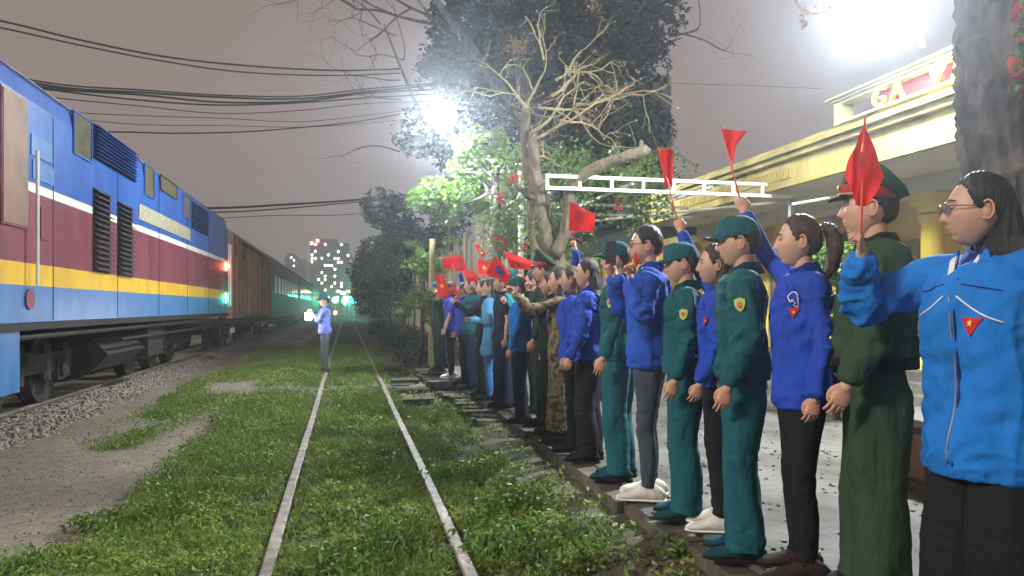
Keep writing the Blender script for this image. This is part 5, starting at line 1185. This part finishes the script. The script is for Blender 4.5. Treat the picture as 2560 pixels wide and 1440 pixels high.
# ------------------------------------------------------------------ the crowd, nearest first
UP = (0, 0, 1)
GRP = None
person('w1', 'woman with glasses and long dark hair in bright blue jacket, raising a flag, rightmost', 2468, 2.38, 1.615, -98, 38, 2, True, 'sky', 'black', 'shoe_black', 'long', glasses=True,
       Rr=dict(px=(2150, 590), dd=.12, hint=(.9, .1, -1), stick=(0, 0, 1), hd=(0, .1, .5)), loose=2.8, legw=.065, hem=.70, vox=.009, hunch=.03, extras=('piping', 'chest_logo'), seed=1)
person('sol', 'soldier in dark green uniform with peaked cap, gold buttons and belt', 2184, 3.05, 1.72, -62, 6, 6, False, 'army', 'army', 'shoe_black', 'short', cap='peaked', loose=2.0, legw=.045, legs_spread=.02, hem=.95, vox=.010, extras=('buttons',), belt=True, seed=2)
person('pony', 'smiling woman with brown ponytail in royal blue jacket and slim dark trousers', 2005, 3.32, 1.60, -66, 2, 2, True, 'royal', 'black', 'sandal', 'pony', 'hair_brown',
       Rr=dict(px=(1850, 498), dd=.38, hint=(1, .0, -.6), stick=(0, 0, 1), hd=(0, 0, .4)), loose=1.0, hem=.80, vox=.010, extras=('side_logo', 'line_logo', 'anklet'), cuff=.09, seed=3)
person('m1', 'tall militia man in teal cap and uniform with round shoulder patch, next to ponytail woman', 1856, 3.58, 1.62, -62, 0, 0, False, 'teal', 'teal_trouser', 'shoe_teal', 'short', cap='militia', loose=.9, legw=.028, hem=.90, vox=.010, extras=('arm_patch',), seed=4)
person('g1', 'woman with long wavy brown hair in royal blue jacket and white sneakers', 1795, 4.02, 1.53, -64, -4, 2, True, 'royal', 'black', 'shoe_white', 'curly', 'hair_brown',
       Rr=dict(px=(1685, 535), dd=.34, hint=(1, .0, -.6), stick=(0, 0, 1), hd=(0, 0, .4)), loose=.6, hem=.86, vox=.011, extras=('side_logo',), cuff=.10, seed=5)
person('m2', 'militia man in teal cap looking down the track behind the tall man in glasses', 1712, 4.24, 1.55, -66, 0, -4, False, 'teal', 'teal_trouser', 'shoe_teal', 'short', cap='militia', loose=.9, legw=.028, hem=.90, vox=.011, extras=('arm_patch',), seed=6)
person('b1', 'tall young man with glasses in blue jacket, grey jeans and white sneakers, hands raised', 1622, 4.66, 1.70, -62, -6, 0, False, 'cobalt', 'jeans', 'shoe_white', 'short', glasses=True,
       L=dict(px=(1572, 668), dd=-.22, hint=(-.5, .1, -1), stick=(.6, 0, .7), hd=(0, .2, .5)), Rr=dict(px=(1527, 665), dd=.05, hint=(.4, .1, -1), stick=(0, 0, 1), hd=(0, .2, .4)), loose=1.0, hem=.82, vox=.011, extras=('shoulder_stripe',), cuff=.09, seed=7)
person('m3', 'militia man in teal cap half hidden behind the tall man in glasses', 1548, 5.2, 1.64, -58, -4, 4, False, 'teal', 'teal_trouser', 'shoe_teal', 'short', cap='militia', loose=.8, legw=.028, hem=.86, vox=.012, extras=('arm_patch',), seed=8)
person('b2', 'girl with very long black hair in royal blue jacket and wide dark trousers', 1472, 5.8, 1.57, -60, -10, 0, True, 'royal', 'black', 'shoe_black', 'long', loose=.8, hem=.84, legw=.03, vox=.012, seed=9)
person('b3', 'girl in blue jacket behind the long haired girl, arm raised with a flag', 1432, 6.2, 1.53, -72, 6, 0, True, 'royal', 'black', 'shoe_black', 'curly', 'hair_brown',
       Rr=dict(px=(1437, 605), dd=.05, hint=(.8, -.2, -.6), stick=(0, 0, 1), hd=(0, 0, .4)), loose=.8, hem=.84, vox=.012, seed=10)
person('c1', 'woman in brown patterned long dress holding a flag out in front', 1402, 6.6, 1.54, -70, 0, 2, True, 'camo', 'camo', 'sandal', 'curly', 'hair', dress=True,
       L=dict(px=(1268, 722), dd=-.1, hint=(0, -.2, -1), stick=(0, 0, 1), hd=(0, .2, .2)), loose=.3, hem=.80, vox=.012, seed=11)
person('k1', 'woman in black long sleeved top raising a flag beside the brown dress', 1378, 7.0, 1.52, -70, 0, 2, True, 'black', 'black', 'shoe_black', 'bun', 'hair',
       L=dict(px=(1318, 708), dd=-.1, hint=(0, -.2, -1), stick=(0, 0, 1), hd=(0, .1, .3)), loose=.3, legw=.03, vox=.012, seed=12)
person('o1', 'officer in dark uniform with red banded peaked cap in the second row', 1362, 7.5, 1.68, -66, 4, 3, False, 'army_dark', 'army_dark', 'shoe_black', 'short', cap='officer', loose=1, legw=.02, vox=.013, hem=.80, extras=('neck_tab',), seed=13)
person('s1', 'person in bright sky blue jacket with cropped dark trousers and grey shoes', 1302, 7.7, 1.5, -62, 8, 0, True, 'sky', 'black', 'shoe_black', 'short', cap='militia',
       loose=1.0, hem=.84, vox=.013, seed=14)
person('n1', 'person in navy short sleeved shirt and wide navy trousers, arm hanging bare', 1258, 8.9, 1.6, -76, 4, 0, True, 'navy', 'navy', 'shoe_black', 'bun',
       Rr=dict(px=(1252, 690), dd=.1, hint=(.6, 0, -1), stick=(0, 0, 1), hd=(0, 0, .4)), sleeve=.5, loose=.5, legw=.05, vox=.013, seed=15)
person('j1', 'person in light blue long tunic and blue jeans among the dark clothes', 1228, 9.6, 1.56, -64, -6, 0, True, 'lightblue', 'bluejean', 'shoe_black', 'long', L=dict(px=(1166, 800), dd=-.1, hint=(0, -.2, -1), stick=(0, 0, 1), hd=(0, .2, 0)),  loose=.4, hem=.62, vox=.014, seed=16)
person('k2', 'woman with dark bun in black top and trousers stretching out her arm', 1210, 10.1, 1.56, -74, -2, 2, True, 'black', 'black', 'shoe_black', 'bun',
       L=dict(px=(1128, 752), dd=-.1, hint=(0, -.2, -1), stick=(0, 0, 1), hd=(0, .2, .1)), loose=.3, legw=.03, vox=.013, seed=17)
person('t1', 'person in teal shirt behind the woman with the bun, arm bent forward', 1180, 10.8, 1.62, -64, -8, 0, False, 'teal', 'navy', 'shoe_black', 'short',
       L=dict(px=(1180, 708), dd=-.1, hint=(0, -.2, -1), stick=(0, 0, 1), hd=(0, .2, .3)), loose=.5, vox=.014, seed=18)
person('v1', 'person in violet blue short sleeved polo with dark trousers, right of the leftmost pair', 1158, 11.6, 1.57, -84, 8, 0, False, 'violet', 'black', 'shoe_black', 'short', sleeve=.5,
       L=dict(px=(1140, 742), dd=-.1, hint=(0, -.2, -1), stick=(0, 0, 1), hd=(0, .2, .2)), loose=.6, vox=.014, seed=19)
person('v2', 'person in violet blue polo raising a starred flag near the end of the line', 1128, 12.6, 1.62, -76, 0, 0, False, 'violet', 'black', 'shoe_white', 'short', sleeve=.5,
       Rr=dict(px=(1107, 690), dd=.1, hint=(.5, 0, -1), stick=(0, 0, 1), hd=(0, 0, .4)), loose=.6, vox=.014, seed=20)
person('e1', 'person in dark green uniform at the far left end of the line', 1096, 13.8, 1.66, -78, 0, 0, False, 'army_dark', 'army_dark', 'shoe_black', 'short', cap='militia', loose=.8, legw=.02, vox=.015, seed=21,
       L=dict(px=(1090, 728), dd=-.1, hint=(0, -.2, -1), stick=(0, 0, 1), hd=(0, .2, .3)))
person('e2', 'second green uniformed figure behind the leftmost one', 1106, 14.6, 1.60, -78, 0, 0, False, 'army', 'black', 'shoe_black', 'short', loose=.8, vox=.015, seed=22)
person('x1', 'person in cyan shirt seen between the navy shirt and the bright blue jacket', 1284, 9.0, 1.64, -60, -6, 0, False, 'cyan', 'black', 'shoe_black', 'short', cap='militia', loose=.5, vox=.014, seed=23)
person('x2', 'person in dark short sleeved shirt standing behind the woman in black', 1335, 8.4, 1.60, -70, 0, 0, False, 'black', 'black', 'shoe_black', 'short', loose=.5, vox=.014, seed=24,
       Rr=dict(px=(1302, 690), dd=.1, hint=(.5, 0, -1), stick=(0, 0, 1), hd=(0, 0, .4)), sleeve=.5)
person('x3', 'person in royal blue second row jacket behind the dark bun woman', 1240, 10.9, 1.55, -78, 5, 0, False, 'royal', 'black', 'shoe_black', 'short', loose=.5, vox=.014, seed=25,
       Rr=dict(px=(1262, 648), dd=.1, hint=(.5, 0, -1), stick=(0, 0, 1), hd=(0, 0, .4)))
person('x4', 'person in violet jacket second row behind the polo pair', 1172, 12.2, 1.62, -74, 0, 0, True, 'violet', 'navy', 'shoe_black', 'long', loose=.5, vox=.015, seed=26,
       Rr=dict(px=(1146, 668), dd=.1, hint=(.5, 0, -1), stick=(0, 0, 1), hd=(0, 0, .4)))
person('con', 'railway conductor in blue shirt and peaked cap holding out a lit lantern beside the track', 812, 15.9, 1.66, -95, -4, 0, False, 'shirtblue', 'greytrouser', 'shoe_black', 'short', cap='militia',
       L=dict(px=(772, 776), dd=-.15, hint=(0, -.1, -1), stick=(0, 0, 1), hd=(0, .3, 0), curl=.9), loose=.9, legw=.015, vox=.013, hem=.86, zbase=.06, seed=27)
# lantern
g_ = PERSONS['con']['L']; ln = thing('signal_lantern', 'glowing white signal lantern hanging from the conductor\'s outstretched hand', 'lantern', tuple(g_ - Vector((0, 0, .10))))
part('lamp_body', box(g_ - Vector((0, 0, .13)), (.13, .13, .15)), 'lantern', ln); part('lamp_cap', box(g_ - Vector((0, 0, .045)), (.10, .10, .02)), 'phone', ln); part('lamp_handle', limb([g_ - Vector((.05, 0, .04)), g_ - Vector((0, 0, 0)), g_ - Vector((-.05, 0, .04))], [.006] * 3, 6, 3), 'phone', ln)
Lg = bpy.data.lights.new('lantern_light', 'POINT'); Lg.energy = 14; Lg.color = (1, .85, .92); Lg.shadow_soft_size = .08; o = link('light_source', Lg, ln, (-.14, -.12, 0))
# phone
p = PERSONS['b1']['R']; ph = thing('phone', 'dark phone held upright in front of the capped man\'s face', 'phone', tuple(p), R(30))
link('phone_body', MB().add(box((0, 0, .07), (.012, .075, .155))).mesh('phone_body', ['phone']), ph)
# ------------------------------------------------------------------ flags
G = lambda k, h: PERSONS[k][h]
flag('big red flag bent into a kite shape in the rightmost woman\'s hand', G('w1', 'R'), 2.5, (2162, 302), [(2162, 304), (2214, 438), (2166, 516), (2140, 512)], [(2162, 304), (2130, 380), (2113, 440), (2140, 512)], .010)
flag('red flag held highest, pointing right, above the capped militia man', G('pony', 'R'), 3.68, (1803, 318), [(1803, 322), (1866, 330), (1836, 372), (1832, 415)], None, .012)
flag('narrow folded red flag upright over the wavy haired woman\'s hand', G('g1', 'R'), 4.36, (1648, 372), [(1644, 373), (1684, 371), (1680, 462), (1663, 468)], None, .012)
flag('square red flag flying right above the long haired girl', G('b3', 'R'), 6.1, (1424, 500), [(1424, 502), (1487, 535), (1484, 581), (1422, 577)], None, .02)
flag('small red flag in the tall man\'s raised left hand', G('b1', 'L'), 4.6, (1590, 632), [(1590, 634), (1600, 648), (1592, 668), (1580, 660)], None, .004)
flag('small red flag seen behind the head of the tall man in glasses', None, 5.0, (1640, 618), [(1642, 618), (1660, 628), (1648, 640), (1636, 642)], None, .004)
flag('red flag held by the woman in black, its tip towards the officer', G('k1', 'L'), 6.9, (1262, 628), [(1264, 630), (1325, 652), (1322, 672), (1280, 668)], None, .02)
flag('red flag with a small blue picture in the patterned dress woman\'s hand', G('c1', 'L'), 6.5, (1240, 642), [(1240, 644), (1272, 682), (1264, 704), (1220, 684)], None, .012, patch=.038)
flag('red flag tilted over the middle of the line', G('x3', 'R'), 10.8, (1232, 592), [(1230, 590), (1260, 592), (1270, 610), (1246, 632)], None, .02, star=.06)
flag('pair of red flags near the far end, the right one', G('x4', 'R'), 12, (1150, 640), [(1132, 642), (1154, 640), (1166, 672), (1140, 676)], None, .02)
flag('pair of red flags near the far end, the left one', None, 12.4, (1108, 646), [(1107, 646), (1134, 642), (1136, 668), (1112, 670)], None, .02)
flag('red flag drooping right of the far pair', G('t1', 'L'), 10.6, (1160, 676), [(1158, 676), (1180, 678), (1200, 698), (1172, 702)], None, .02)
flag('starred red flag lowest at the far left end', G('v2', 'R'), 12.5, (1094, 692), [(1092, 692), (1108, 690), (1124, 736), (1096, 742)], None, .02, star=.05)
flag('red flag by the violet polo, beside the starred one', G('v1', 'L'), 11.5, (1132, 714), [(1128, 712), (1138, 716), (1150, 744), (1140, 738)], None, .01)
flag('red flag flapping just left of the blue pictured flag', None, 9.5, (1198, 652), [(1198, 650), (1228, 660), (1222, 690), (1194, 680)], None, .02, star=.035)
flag('tiny folded red flag highest at the far group', None, 12.8, (1188, 612), [(1187, 614), (1196, 612), (1214, 634), (1206, 640)], None, .01, star=.03)
